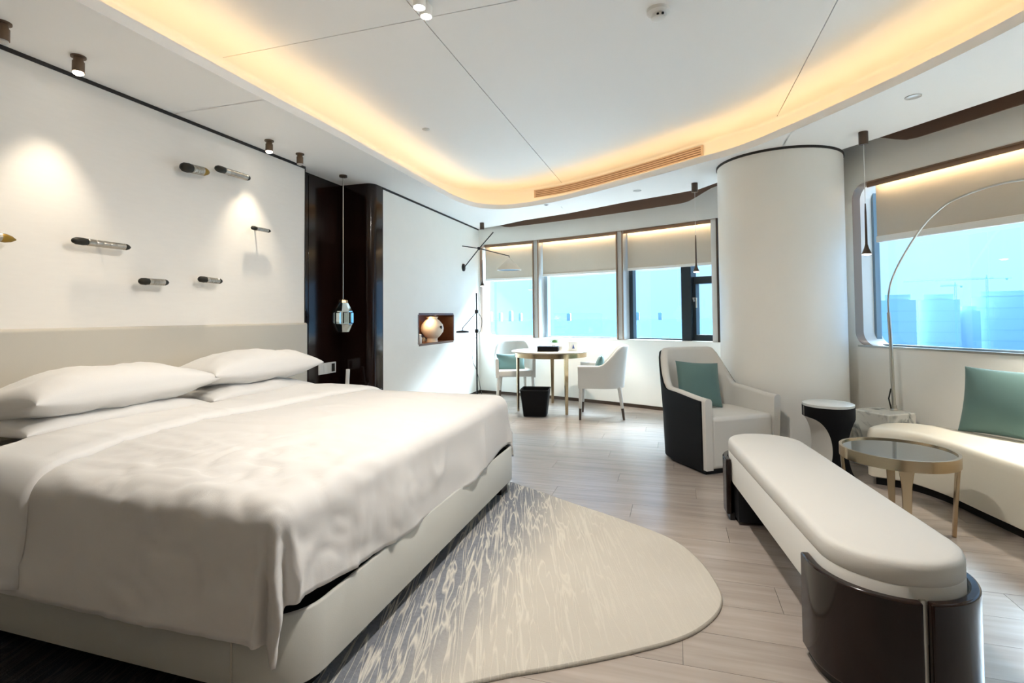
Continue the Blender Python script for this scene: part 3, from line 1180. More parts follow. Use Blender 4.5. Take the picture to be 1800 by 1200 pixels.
def drape(a, b, off=0.0, rr=0.085):
    dx = max(0.0, a - XA)
    dy = YA - b if b < YA else (b - YB if b > YB else 0.0)
    sgn = -1 if b < YA else 1
    bx, by = min(a, XA), max(YA, min(b, YB))
    d = (dx ** 3.4 + dy ** 3.4) ** (1 / 3.4)
    h = hypot(dx, dy)
    ux, uy = (dx / h, sgn * dy / h) if h > 0 else (0, 0)
    if d < rr * pi / 2:
        out, down = rr * sin(d / rr), rr * (1 - cos(d / rr))
        nz = cos(d / rr)
    else:
        e = d - rr * pi / 2
        out, down = rr + 0.05 * e, rr + e * 0.985
        nz = 0.05
    cor = min(dx, dy)
    fall = smooth(d / 0.35)
    # folds at the corner and soft waves on the sides
    ang = atan2(dy, dx) if h > 0 else 0
    out += 0.030 * sin(ang * 9.0 + 0.6) * smooth(cor / 0.16) * fall
    out += 0.006 * fall * sin((a if dy > 0 else b) * 7.0 + 1.3) * (1 if cor == 0 else 0.4)
    # crown and wrinkles
    crown = 0.035 * smooth((min(b, YB) - YA) / 0.5 + 0.25) * smooth((YB - max(b, YA)) / 0.5 + 0.25) * smooth((XA - min(a, XA)) / 0.5 + 0.2)
    w = noise.noise(Vector((a * 2.2, b * 2.2, 0.3))) * 0.012 + noise.noise(Vector((a * 6 + b * 2, b * 5 - a * 3, 4.2))) * 0.004
    cr_ = noise.noise(Vector((a * 3.0 + b * 9.0, a * 9.0 - b * 3.0, 7.7)))
    near = math.exp(-((a + 1.45) ** 2 + (b - 1.5) ** 2) / 0.30)
    w += (-(1 - abs(cr_) * 2.2) ** 2 * 0.015 + 0.006) * near
    w += (1 - min(1, abs(noise.noise(Vector((a * 1.3 - b * 1.1, a * 0.9 + b * 4.0, 2.2)))) * 5)) ** 2 * 0.008
    wz = w * (1 - 0.7 * fall)
    wo = w * 1.7 * fall
    x = bx + ux * (out + wo + off * (1 - nz))
    y = by + uy * (out + wo + off * (1 - nz))
    z = ZD - down + crown + wz + off * nz
    if h > 0 and dx > 0 and dy == 0:
        z += 0.018 * cos((b - 2.35) * 5.2) * 0.0
    return (x, y, z)


def cloth(a0, a1, b0, b1, na, nb, off=0.0, fa=None, edge=0.0):
    m = MB()
    vs = []
    for i in range(na + 1):
        for j in range(nb + 1):
            b = b0 + (b1 - b0) * j / nb
            lo, hi = (fa(b) if fa else (a0, a1))
            a = lo + (hi - lo) * i / na
            of = off
            if edge:
                k = min(i / na, 1 - i / na) * (hi - lo)
                of = off - (0.02 * (1 - smooth(k / edge)))
            vs.append(drape(a, b, of))
    fs = [(i * (nb + 1) + j, i * (nb + 1) + j + 1, (i + 1) * (nb + 1) + j + 1, (i + 1) * (nb + 1) + j) for i in range(na) for j in range(nb)]
    m.add(vs, fs)
    return m


def foot_len(b):
    k = max(0.0, min(1.0, (b - YA) / (YB - YA)))
    return -2.62, XA + 0.350 + 0.075 * sin(pi * min(1, max(0, k * 0.93))) ** 0.8 + 0.003 * sin(b * 17)


duvet = cloth(-2.62, XA + 0.40, YA - 0.455, YB + 0.42, 120, 150, 0.0, foot_len).build('duvet', M['linen'], angle=80)
sol = duvet.modifiers.new('solid', 'SOLIDIFY')
sol.thickness = 0.014
sol.offset = -1
tag(duvet, 'white cotton duvet spread over the bed and hanging over its sides', 'duvet')
td = cloth(-2.6, -2.13, YA - 0.43, YB + 0.40, 16, 150, 0.026, lambda b: (-2.60, -2.13 + 0.06 * sin(b * 2.1 + 0.4) - 0.06 * smooth((YA - b) / 0.4)), 0.05).build('turndown', M['linen2'], duvet, angle=80)
sol = td.modifiers.new('solid', 'SOLIDIFY')
sol.thickness = 0.012
sol.offset = -1


# pillows
def pillow_mesh(L, W, H, seed, flat=0.5, n=28, pinch=0.07, wr=0.019, tt=0.40):
    m = MB()
    for side in (1, -1):
        vs = []
        for i in range(n + 1):
            for j in range(n + 1):
                u, v = -1 + 2 * i / n, -1 + 2 * j / n
                u = sin(u * pi / 2)
                v = sin(v * pi / 2)
                x = L / 2 * u * (1 - pinch * (1 - v * v) * abs(u) ** 2)
                y = W / 2 * v * (1 - pinch * (1 - u * u) * abs(v) ** 2)
                k = ((1 - u * u) * (1 - v * v)) ** tt
                z = H * k * (1 - flat if side > 0 else -flat)
                w = noise.noise(Vector((x * 5 + seed, y * 5, side * 3.0 + seed))) * wr + noise.noise(Vector((x * 14 + y * 6, y * 12 + seed, seed))) * wr * 0.45
                e = 1 - max(abs(u), abs(v))
                z += w * min(1, e * 5) + 0.0012 * side
                vs.append((x, y, z))
        fs = [(i * (n + 1) + j, (i + 1) * (n + 1) + j, (i + 1) * (n + 1) + j + 1, i * (n + 1) + j + 1) for i in range(n) for j in range(n)]
        m.add(vs, fs)
    # close the seam
    N = (n + 1) * (n + 1)
    edge = [i * (n + 1) for i in range(n + 1)] + [n * (n + 1) + j for j in range(1, n + 1)] + [i * (n + 1) + n for i in range(n - 1, -1, -1)] + [j for j in range(n - 1, 0, -1)]
    m.f += [(edge[k], edge[(k + 1) % len(edge)], N + edge[(k + 1) % len(edge)], N + edge[k]) for k in range(len(edge))]
    m.mi += [0] * len(edge)
    return m


def place(o, loc, rot):
    o.location = loc
    o.rotation_euler = rot
    return o


def pillow(loc, rot, dims, seed, lb, grp, flat=0.45):
    o = pillow_mesh(*dims, seed, flat).build('pillow', M['linen2'], angle=75)
    tag(o, lb, 'pillow', grp)
    return place(o, loc, rot)


PG = 'white pillows at the head of the bed'
pillow((-2.86, 1.97, 0.70), (0, radians(2), pi / 2 + 0.02), (0.98, 0.56, 0.15), 1.0, 'white pillow underneath on the near side of the bed', PG, 0.4)
pillow((-2.84, 2.89, 0.70), (0, radians(2), pi / 2 - 0.02), (0.94, 0.54, 0.15), 2.0, 'white pillow underneath on the far side of the bed', PG, 0.4)
pillow((-2.86, 1.98, 0.80), (radians(-9), 0, pi / 2 + 0.05), (0.98, 0.58, 0.25), 3.3, 'plump white pillow on top on the near side of the bed', PG, 0.35)
pillow((-2.86, 2.93, 0.815), (radians(-9), 0, pi / 2 - 0.03), (0.96, 0.57, 0.25), 5.1, 'plump white pillow on top on the far side of the bed', PG, 0.35)

# ================================================================== RUG
rp_ = [(-1.25, 3.62), (-1.06, 3.565), (-0.66, 3.325), (-0.32, 3.13), (-0.034, 2.931), (0.10, 2.71), (0.168, 2.46), (0.165, 2.32), (0.106, 2.179),
       (0.0, 2.045), (-0.19, 1.90), (-0.40, 1.765), (-0.60, 1.645), (-1.0, 1.36), (-1.5, 1.06), (-2.1, 0.92), (-2.6, 1.0), (-2.85, 1.5), (-2.8, 2.4), (-2.3, 3.2), (-1.7, 3.58)]
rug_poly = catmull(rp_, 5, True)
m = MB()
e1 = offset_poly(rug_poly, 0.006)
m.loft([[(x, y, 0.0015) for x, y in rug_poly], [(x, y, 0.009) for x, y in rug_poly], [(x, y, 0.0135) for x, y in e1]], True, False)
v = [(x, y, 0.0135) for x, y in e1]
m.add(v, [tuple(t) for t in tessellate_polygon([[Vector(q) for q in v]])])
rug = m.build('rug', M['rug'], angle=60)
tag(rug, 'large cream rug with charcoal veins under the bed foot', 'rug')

# ================================================================== WALL SCULPTURES ON THE HEADBOARD WALL
sc = [((1.64, 1.616), (1.748, 1.600), 0.026, 0.0, 'brass', 'brush sculpture with brass tip cut by the left edge of view'),
      ((1.998, 1.634), (2.325, 1.632), 0.022, 0.25, 'darktip', 'longest silver brush sculpture with dark ends, mid wall'),
      ((2.651, 2.218), (2.879, 2.233), 0.034, 0.36, 'brass', 'thick brush sculpture with brass tip, upper wall'),
      ((2.926, 2.283), (3.253, 2.284), 0.026, 0.25, 'darktip', 'long slanted silver brush sculpture, upper wall by the spotlight'),
      ((3.262, 1.905), (3.472, 1.906), 0.017, 0.26, 'darktip', 'slender brush sculpture nearest the dark recess'),
      ((2.374, 1.433), (2.577, 1.435), 0.023, 0.32, 'darktip', 'short brush sculpture with two dark ends, low on wall at left'),
      ((2.794, 1.474), (2.998, 1.468), 0.023, 0.32, 'darktip', 'short brush sculpture with two dark ends, low on wall at right')]
for (y0, z0), (y1, z1), r, k, tip, lb in sc:
    if k == 0.0:
        y0 = 1.50
    L = hypot(y1 - y0, z1 - z0)
    t = thing('brush_sculpture', lb, 'wall sculpture', (-3.13, y0, z0), 0, 'brush sculptures on the headboard wall')
    base = look_rot((0.0, y1 - y0, z1 - z0))
    a = L * (k if k else 0.25)
    b = L * (0.82 if tip == 'darktip' and L < 0.25 else 0.88)
    if tip == 'brass':
        b = L * 0.74

    def piece(name, prof, mt, flat=1.0):
        q = MB()
        q.T = base
        q.lathe(prof, 20)
        return q.build(name, mt, t)
    piece('bristle_end', [(0.002, 0), (r * 0.6, 0.008), (r * 0.9, a * 0.3), (r * 0.98, a * 0.7), (r * 0.85, a)], M['darktip'])
    prof = [(r * 0.80, a), (r * 0.92, a + 0.004)]
    nr = 5
    for i in range(nr):
        z = a + 0.008 + (b - a - 0.016) * i / nr
        zz = a + 0.008 + (b - a - 0.016) * (i + 0.85) / nr
        prof += [(r * 0.9, z), (r * 0.9, zz), (r * 0.82, zz + 0.002)]
    prof += [(r * 0.92, b)]
    piece('ferrule', prof, M['silver'])
    piece('tip', [(r * 0.8, b), (r * 0.86, b + (L - b) * 0.3), (r * 0.6, b + (L - b) * 0.7), (r * 0.15, L)], M[tip])
    q = MB()
    q.T = base @ Matrix.Translation((0, 0, (a + b) / 2)) @ base.inverted()
    q.tube([(0, 0, 0), (-0.071, 0, 0)], 0.006, 8)
    q.build('wall_pin', M['nickel'], t)

# ================================================================== BEDSIDE RECESS
t = thing('crystal_pendant', 'faceted crystal pendant lamp hanging on long rod by dark recess', 'pendant lamp', (-3.05, 4.335, ZC))
m = MB(); m.lathe([(0.038, 0), (0.038, -0.018), (0.012, -0.026)], 24)
m.build('canopy', M['bronze_dark'], t)
m = MB(); m.tube([(0, 0, -0.02), (0, 0, -1.215)], 0.005, 8)
m.build('rod', M['nickel'], t)


def facet(m, prof, seg, rot):
    rings = [[(r * cos(2 * pi * (i + rot) / seg), r * sin(2 * pi * (i + rot) / seg), z) for i in range(seg)] for r, z in prof]
    m.loft(rings)


m = MB()
facet(m, [(0.030, -1.205), (0.042, -1.215), (0.046, -1.24)], 8, 0.5)
m.build('cap', M['bronze'], t, smooth=False)
m = MB()
facet(m, [(0.045, -1.24), (0.086, -1.32), (0.086, -1.445), (0.055, -1.52), (0.028, -1.528)], 8, 0.62)
m.build('crystal', M['crystal'], t, smooth=False)
for k in range(8):
    a = 2 * pi * (k + 0.5) / 8 + 0.62 * 2 * pi / 8
    m = MB()
    m.T = Matrix.Translation((0.083 * cos(a), 0.083 * sin(a), -1.385)) @ Matrix.Rotation(a, 4, 'Z')
    m.add([(0.001, -0.024, -0.055), (0.001, 0.024, -0.055), (0.001, 0.024, 0.055), (0.001, -0.024, 0.055),
           (0.012, -0.017, -0.046), (0.012, 0.017, -0.046), (0.012, 0.017, 0.046), (0.012, -0.017, 0.046)],
          [(0, 1, 5, 4), (1, 2, 6, 5), (2, 3, 7, 6), (3, 0, 4, 7), (4, 5, 6, 7), (0, 3, 2, 1)])
    m.build('facet', M['crystal'], t, smooth=False)

t = thing('nightstand', 'dark lacquered wood nightstand in the recess beside the bed', 'nightstand', (-3.05, 4.10, 0))
m = MB(); m.box(-0.24, 0.20, -0.10, 0.53, 0.06, 0.455)
m.build('body', M['wood'], t, bevel=0.008)
m = MB(); m.box(-0.25, 0.24, -0.12, 0.55, 0.455, 0.485)
m.build('top', M['wood'], t, bevel=0.006)
m = MB(); m.box(0.20, 0.222, -0.09, 0.52, 0.28, 0.445)
d = m.build('drawer', M['wood'], t, bevel=0.004)
m = MB(); m.box(0.222, 0.236, 0.12, 0.30, 0.355, 0.37)
m.build('handle', M['bronze'], d, bevel=0.003)
m = MB(); m.box(-0.2, 0.16, -0.08, 0.49, 0.0, 0.06)
m.build('plinth', M['black'], t)

t = thing('switch_panel', 'white switch and socket panel on dark wood above nightstand', 'switch', (-3.300, 4.43, 0.697))
m = MB(); m.box(-0.005, 0.006, -0.135, 0.135, -0.055, 0.055)
m.build('plate', M['white'], t, bevel=0.003)
for k in range(4):
    m = MB(); m.box(0.006, 0.009, -0.125 + k * 0.062, -0.075 + k * 0.062, -0.04, 0.04)
    m.build('rocker' if k < 3 else 'socket', M['white'] if k < 3 else M['darktip'], t, bevel=0.001)

t = thing('telephone_handset', 'white bedside telephone with upright handset on nightstand', 'telephone', (-3.12, 4.50, 0.485), radians(20))
m = MB(); m.box(-0.06, 0.06, -0.05, 0.05, 0.0, 0.035)
m.build('cradle', M['white'], t, bevel=0.01)
m = MB(); m.T = Matrix.Rotation(radians(-10), 4, 'X')
m.box(-0.018, 0.018, -0.012, 0.012, 0.03, 0.20)
m.build('handset', M['white'], t, bevel=0.006)
t = thing('notepad', 'white notepad at the far end of nightstand top', 'notepad', (-2.93, 4.50, 0.485), radians(8))
m = MB(); m.box(-0.07, 0.07, -0.10, 0.10, 0, 0.012)
m.build('pages', M['paper'], t, bevel=0.001)
m = MB(); m.tube([(-0.02, -0.06, 0.0165), (0.02, 0.06, 0.0165)], 0.004, 8)
m.build('pencil', M['black'], t)

# niche objects
t = thing('vase', 'round ivory ceramic vase in the walnut wall niche', 'vase', (-3.06, 6.30, NZ0 + 0.006))
m = MB(); m.lathe([(0.075, 0), (0.07, 0.012), (0.07, 0.045), (0.10, 0.07), (0.145, 0.13), (0.152, 0.175), (0.14, 0.225), (0.10, 0.275), (0.068, 0.298), (0.07, 0.315), (0.084, 0.328),
                   (0.076, 0.328), (0.06, 0.312), (0.058, 0.29)], 40)
m.build('vase_body', M['ceramic'], t)
m = MB(); m.T = Matrix.Translation((0.145, -0.035, 0.19)) @ Matrix.Rotation(pi / 2, 4, 'Y')
m.lathe([(0.02, -0.01), (0.02, 0.008), (0.012, 0.010)], 16)
m.build('medallion', M['darktip'], t)
t = thing('bottle', 'small white bottle at the near end of wall niche', 'bottle', (-2.99, 5.80, NZ0 + 0.006))
m = MB(); m.lathe([(0.028, 0), (0.03, 0.005), (0.03, 0.075), (0.022, 0.088), (0.022, 0.098)], 20)
m.build('bottle_body', M['white'], t)
m = MB(); m.lathe([(0.024, 0.098), (0.024, 0.112), (0.02, 0.115)], 20)
m.build('cap', M['white'], t)
t = thing('cup', 'small bronze cup beside the white bottle in niche', 'cup', (-3.03, 5.93, NZ0 + 0.006))
m = MB(); m.lathe([(0.022, 0), (0.036, 0.035), (0.042, 0.07), (0.039, 0.07), (0.032, 0.035), (0.018, 0.008)], 24)
m.build('cup_body', M['bronze'], t)
m = MB(); m.tube([(0.036, 0, 0.055), (0.06, 0, 0.05), (0.06, 0, 0.028), (0.034, 0, 0.022)], 0.004, 8)
m.build('handle', M['bronze'], t)

# ================================================================== LAMPS IN THE FAR CORNER
t = thing('wall_lamp', 'swing-arm wall lamp with white cone shade in far corner', 'wall lamp', (XN, 7.09, 1.914))
wl = Matrix.Translation((-XN, -7.09, -1.914))
m = MB(); m.T = Matrix.Rotation(pi / 2, 4, 'Y')
m.lathe([(0.055, 0), (0.055, 0.015), (0.03, 0.022)], 28)
m.build('wall_plate', M['blackmetal'], t)
m = MB(); m.T = wl
m.tube([(-2.925, 7.09, 1.914), (-2.639, 6.955, 2.161), (-2.392, 6.868, 2.371)], 0.008, 8)
m.build('arm', M['blackmetal'], t)
m = MB(); m.T = wl
m.tube([(-2.833, 6.80, 2.190), (-2.639, 6.945, 2.165), (-2.155, 6.848, 2.025), (-2.155, 6.848, 1.99)], 0.007, 8)
m.build('arm', M['blackmetal'], t)
m = MB(); m.T = wl @ Matrix.Translation((-2.639, 6.95, 2.163))
m.lathe([(0.0, -0.024), (0.02, -0.02), (0.022, 0.018), (0.0, 0.024)], 14, cap0=False, cap1=False)
m.build('pivot', M['blackmetal'], t)
m = MB(); m.T = wl @ Matrix.Translation((-2.155, 6.848, 0))
m.lathe([(0.016, 2.00), (0.022, 1.985), (0.165, 1.845), (0.168, 1.828), (0.158, 1.826), (0.155, 1.84), (0.018, 1.975)], 40)
m.build('lamp_shade', M['ceramic'], t)
m = MB(); m.T = wl @ Matrix.Translation((-2.155, 6.848, 0))
m.lathe([(0.15, 1.832), (0.15, 1.838), (0.0, 1.842)], 32, cap1=False)
m.build('diffuser', M['darktip'], t)

fx, fy = -2.675, 6.935
t = thing('reading_lamp', 'thin black reading floor lamp with small disc shade in corner', 'floor lamp', (fx, fy, 0))
m = MB(); m.lathe([(0.13, 0.0), (0.13, 0.012), (0.02, 0.018)], 32)
m.build('base', M['blackmetal'], t)
m = MB(); m.tube([(0, 0, 0.01), (0, 0, 1.53)], 0.011, 10)
m.build('pole', M['blackmetal'], t)
for z in (1.265, 0.99):
    m = MB(); m.lathe([(0.014, z - 0.03), (0.026, z - 0.022), (0.026, z + 0.022), (0.014, z + 0.03)], 14)
    m.build('joint', M['blackmetal'], t)
m = MB(); m.tube([(0, 0, 1.26), (-0.07, -0.34, 1.045), (-0.075, -0.345, 1.0)], 0.006, 8)
m.build('arm', M['blackmetal'], t)
m = MB(); m.T = Matrix.Translation((-0.072, -0.345, 0))
m.lathe([(0.02, 1.01), (0.085, 0.998), (0.086, 0.978), (0.078, 0.978)], 30)
m.build('lamp_shade', M['black'], t)
m = MB()
m.tube(catmull([(0.0, 0.01, 1.27), (0.07, 0.02, 1.16), (0.06, 0.0, 1.0), (0.0, -0.03, 0.9), (-0.05, -0.04, 0.72), (-0.045, -0.03, 0.55), (0.0, 0.0, 0.42), (0.05, 0.04, 0.12), (0.08, 0.06, 0.01)], 6), 0.004, 6)
m.build('cable', M['blackmetal'], t)

# ================================================================== DESK AND CHAIRS
DX, DY = -1.53, 6.60
t = thing('desk', 'round pale-topped desk on thin bronze legs before the far window', 'table', (DX, DY, 0))
m = MB(); m.lathe([(0.495, 0.735), (0.503, 0.739), (0.503, 0.748), (0.498, 0.752)], 64)
m.build('tabletop', mat('pale_veneer', rgb(206, 196, 182), 0.3), t)
m = MB(); m.lathe([(0.45, 0.675), (0.462, 0.675), (0.462, 0.735), (0.45, 0.735)], 64, cap0=False, cap1=False)
m.build('apron', M['bronze'], t)
for a in (-52, 100, 215):
    a = radians(a)
    m = MB(); m.T = Matrix.Translation((0.445 * cos(a), 0.445 * sin(a), 0)) @ Matrix.Rotation(a, 4, 'Z')
    m.loft([[(-0.012, -0.016, 0), (0.012, -0.016, 0), (0.012, 0.016, 0), (-0.012, 0.016, 0)], [(-0.015, -0.026, 0.68), (0.015, -0.026, 0.68), (0.015, 0.026, 0.68), (-0.015, 0.026, 0.68)]])
    m.build('leg', M['bronze'], t, bevel=0.003)


def u_path(W, Dp, r, n=10):
    """half outline: left front -> back -> right front; front at y=0, back at y=Dp (local)"""
    pts = [(-W / 2, 0.0), (-W / 2, (Dp - r) * 0.5)]
    pts += [(-W / 2 + r - r * cos(radians(90 * k / n)), Dp - r + r * sin(radians(90 * k / n))) for k in range(n + 1)]
    pts += [(W / 2 - r + r * sin(radians(90 * k / n)), Dp - r + r * cos(radians(90 * k / n))) for k in range(n + 1)]
    pts += [(W / 2, (Dp - r) * 0.5), (W / 2, 0.0)]
    # resample evenly
    P = [Vector(p) for p in pts]
    Ls = [0]
    for a, b in zip(P, P[1:]):
        Ls.append(Ls[-1] + (b - a).length)
    out = []
    N = 48
    for i in range(N + 1):
        s = Ls[-1] * i / N
        for k in range(len(P) - 1):
            if Ls[k + 1] >= s - 1e-9:
                f_ = (s - Ls[k]) / max(Ls[k + 1] - Ls[k], 1e-9)
                out.append(tuple(P[k].lerp(P[k + 1], f_)))
                break
    return out


def open_offset(path, d):
    out = []
    for i, p in enumerate(path):
        a = Vector(path[max(i - 1, 0)]); b = Vector(path[min(i + 1, len(path) - 1)])
        t_ = (b - a).normalized()
        out.append((p[0] + t_.y * d, p[1] - t_.x * d))     # right of travel = inside
    return out


def shell(path, th, hf, z0, taper, Dp, name, mt, parent, rnd=0.02, off=0.0, zcut=0.0, trim=0, lean=0.0):
    """U shaped upholstered shell of thickness th with a height profile"""
    P = open_offset(path, off)[trim:len(path) - trim]
    Q = open_offset(path, off + th)[trim:len(path) - trim]
    N = len(path) - 1
    rings = []
    for i, (p, q) in enumerate(zip(P, Q)):
        h = hf((i + trim) / N) - zcut
        def tp(xy, z):
            k = 1 - taper * (1 - z / 0.9)
            cy = Dp * 0.42
            return (xy[0] * k, cy + (xy[1] - cy) * k + lean * max(0, z - 0.42) * smooth(xy[1] / Dp), z)
        mid = ((p[0] + q[0]) / 2, (p[1] + q[1]) / 2)
        lerp = lambda k: (p[0] + (q[0] - p[0]) * k, p[1] + (q[1] - p[1]) * k)
        r = min(rnd, th / 2)
        kk = r / th
        ring = [tp(p, z0), tp(p, z0 + (h - z0) * 0.5), tp(p, h - r), tp(lerp(kk * 0.3), h - r * 0.3), tp(lerp(kk), h), tp(lerp(1 - kk), h), tp(lerp(1 - kk * 0.3), h - r * 0.3), tp(q, h - r),
                tp(q, z0 + (h - z0) * 0.5), tp(q, z0)]
        rings.append(ring)
    m = MB()
    m.loft(rings)
    return m.build(name, mt, parent, angle=45)


def make_desk_chair(loc, rz, lb, grp):
    t = thing('desk_chair', lb, 'chair', loc, rz, grp)
    W, Dp = 0.56, 0.54
    path = u_path(W, Dp, 0.25)
    hf = lambda k: 0.62 + 0.225 * smooth((0.5 - abs(k - 0.5) - 0.16) / 0.20)
    shell(path, 0.045, hf, 0.36, 0.06, Dp, 'backrest', M['upholstery'], t, 0.02, lean=0.12)
    m = MB()
    inner = open_offset(path, 0.043)
    m.prism([(x * 0.97, max(y, -0.02)) for x, y in inner], 0.37, 0.46)
    m.build('seat', M['upholstery'], t, bevel=0.02, seg=3)
    for x, y in ((-0.235, 0.035), (0.235, 0.035), (-0.17, 0.47), (0.17, 0.47)):
        ox = 0.02 if x > 0 else -0.02
        oy = 0.05 if y > 0.2 else -0.01
        q = lambda z: (x + ox * (1 - z / 0.37), y + oy * (1 - z / 0.37), z)
        m = MB(); m.tube([q(0.37), q(0.13)], [0.024, 0.017], 12)
        leg = m.build('leg', M['upholstery'], t)
        m = MB(); m.tube([q(0.13), q(0.0)], [0.0165, 0.012], 12)
        m.build('leg_tip', M['bronze_dark'], leg)
    return t


CGRP = 'white tub chairs at the desk'
make_desk_chair((-1.10, 6.24, 0), -pi / 2 + radians(6), 'white tub chair on the right of the desk seen from its side', CGRP)
make_desk_chair((-2.06, 6.80, 0), radians(22), 'white tub chair left of the desk facing into the room', CGRP)


def cushion(loc, rot, dims, seed, lb):
    o = pillow_mesh(*dims, seed, 0.5, 22, 0.06, 0.004, 0.5).build('cushion', M['green'], angle=75)
    tag(o, lb, 'cushion')
    place(o, loc, rot)
    return o


def stand(dx_, dy_):
    """orientation of an upright cushion whose face looks along (dx,dy), leaning back"""
    return atan2(dy_, dx_) + pi / 2


cushion((-2.19, 6.985, 0.555), (radians(72), 0, radians(22)), (0.40, 0.24, 0.11), 2.1, 'sage green cushion on the left white tub chair')
cushion((-0.86, 6.27, 0.60), (radians(74), 0, -pi / 2 + radians(6)), (0.36, 0.26, 0.10), 3.4, 'sage green cushion on the right white tub chair')

t = thing('waste_bin', 'black square tapered waste bin on the floor before desk', 'waste bin', (-1.62, 6.17, 0), radians(8))
m = MB()


def sq(h, r, z):
    return [(x, y, z) for x, y in round_rect(-h, h, -h, h, (r,) * 4, 5)]


m.loft([sq(0.135, 0.03, 0.0), sq(0.172, 0.03, 0.31), sq(0.164, 0.026, 0.31), sq(0.128, 0.025, 0.012)])
m.build('bin_body', M['blackleather'], t)
m = MB()
m.loft([sq(0.175, 0.03, 0.305), sq(0.175, 0.03, 0.318), sq(0.163, 0.026, 0.318), sq(0.163, 0.026, 0.305)], False, False)
m.build('rim', M['black'], t)

# on the desk
DZ = 0.752
t = thing('leather_box', 'black leather desk organiser box with white papers on desk', 'box', (-1.52, 6.44, DZ), radians(8))
m = MB(); m.box(-0.13, 0.13, -0.09, 0.09, 0, 0.05)
m.build('box_body', M['blackleather'], t, bevel=0.004)
m = MB(); m.box(-0.132, 0.132, -0.092, 0.092, 0.051, 0.062)
m.build('lid', M['blackleather'], t, bevel=0.004)
t = thing('folder', 'white paper folder lying behind black box on desk', 'folder', (-1.50, 6.68, DZ), radians(-6))
m = MB(); m.box(-0.16, 0.16, -0.11, 0.11, 0, 0.012)
m.build('cover', M['paper'], t, bevel=0.002)
m = MB(); m.box(-0.15, 0.15, -0.105, 0.105, 0.012, 0.055)
m.build('pages', M['white'], t, bevel=0.004)
t = thing('potted_plant', 'small green succulent on the white folder on desk', 'plant', (-1.50, 6.71, DZ + 0.055))
m = MB(); m.lathe([(0.035, 0), (0.045, 0.02), (0.048, 0.036), (0.04, 0.036)], 20)
m.build('pot', M['white'], t)
for k in range(34):
    a = k * 2.4
    el = radians(15 + 70 * (k / 34))
    L = 0.075 - 0.035 * k / 34
    m = MB()
    m.T = Matrix.Translation((0, 0, 0.03)) @ Matrix.Rotation(a, 4, 'Z') @ Matrix.Rotation(-el, 4, 'Y')
    m.add([(0, -0.006, 0), (0, 0.006, 0), (L * 0.6, 0.012, 0.004), (L, 0, 0.002), (L * 0.6, -0.012, 0.004), (L * 0.5, 0, -0.004)],
          [(0, 5, 1), (1, 5, 2), (2, 5, 3), (3, 5, 4), (4, 5, 0), (0, 1, 2, 3, 4)])
    m.build('leaf', M['leaf'], t)
t = thing('tissue_box', 'white tissue box with small blue mark on desk', 'tissue box', (-1.24, 6.57, DZ), radians(25))
m = MB(); m.box(-0.06, 0.06, -0.06, 0.06, 0, 0.12)
m.build('box_body', M['white'], t, bevel=0.006)
m = MB(); m.loft([[(-0.02, -0.006, 0.12), (0.02, -0.006, 0.12), (0.02, 0.006, 0.12), (-0.02, 0.006, 0.12)], [(-0.045, -0.02, 0.155), (0.03, -0.015, 0.165), (0.04, 0.02, 0.15), (-0.03, 0.018, 0.17)]])
m.build('tissue', M['paper'], t)
m = MB(); m.prism([(-0.016, 0.0), (0.016, 0.0), (0.0, 0.055)], 0, 0.0015)
for i in range(len(m.v)):
    x, y, z = m.v[i]
    m.v[i] = (x, -0.0602 - z, 0.03 + y)
m.build('mark', mat('blue_print', rgb(70, 96, 160), 0.5), t, smooth=False)

# ================================================================== ARMCHAIR
t = thing('armchair', 'white armchair with black leather outer shell beside the column', 'armchair', (0.503, 4.328, 0), atan2(0.82, 0.57) - pi / 2 + radians(0))
face = Vector((0.57, -0.82))
t.rotation_euler = (0, 0, atan2(face.y, face.x) + pi / 2)
W, Dp = 0.74, 0.74
path = u_path(W, Dp, 0.27)


def arm_h(k):
    q = 0.5 - abs(k - 0.5)          # 0 at fronts, .5 at back centre
    return 0.57 + 0.035 * smooth(q / 0.24) + 0.305 * smooth((q - 0.235) / 0.135)


shell(path, 0.064, arm_h, 0.035, 0.075, Dp, 'backrest', M['upholstery'], t, 0.026, 0.008, lean=0.06)
shell(path, 0.014, arm_h, 0.03, 0.075, Dp, 'outer_shell', M['blackleather'], t, 0.004, -0.006, 0.022, 1, lean=0.06)
m = MB()
inner = open_offset(path, 0.068)
m.prism([(x * 0.955, 0.02 + y * 0.93) for x, y in inner], 0.04, 0.425)
m.build('seat', M['upholstery'], t, bevel=0.03, seg=3)
m = MB()
m.prism([(x * 0.86, 0.06 + y * 0.82) for x, y in path], 0.0, 0.045)
m.build('plinth', M['black'], t)
fc = face.normalized()
ct = Vector((0.503, 4.328)) - fc * 0.47 + Vector((-fc.y, fc.x)) * -0.055
cushion((ct.x, ct.y, 0.615), (radians(70), radians(4), atan2(fc.y, fc.x) + pi / 2 - radians(14)), (0.37, 0.38, 0.14), 4.4, 'teal green square cushion in the white armchair')

# ================================================================== BENCH
BC, BAX = Vector((0.585, 2.735)), Vector((0.116, -0.993)).normalized()
t = thing('bench', 'long white rounded bench on curved glossy dark wood ends', 'bench', (BC.x, BC.y, 0), atan2(BAX.y, BAX.x))
HL, HWB = 0.880, 0.207


def stadium(hl, hw, n=20):
    s = hl - hw
    return [(s + hw * cos(radians(a)), hw * sin(radians(a))) for a in [-90 + 180 * k / n for k in range(n + 1)]] + \
           [(-s + hw * cos(radians(a)), hw * sin(radians(a))) for a in [90 + 180 * k / n for k in range(n + 1)]]


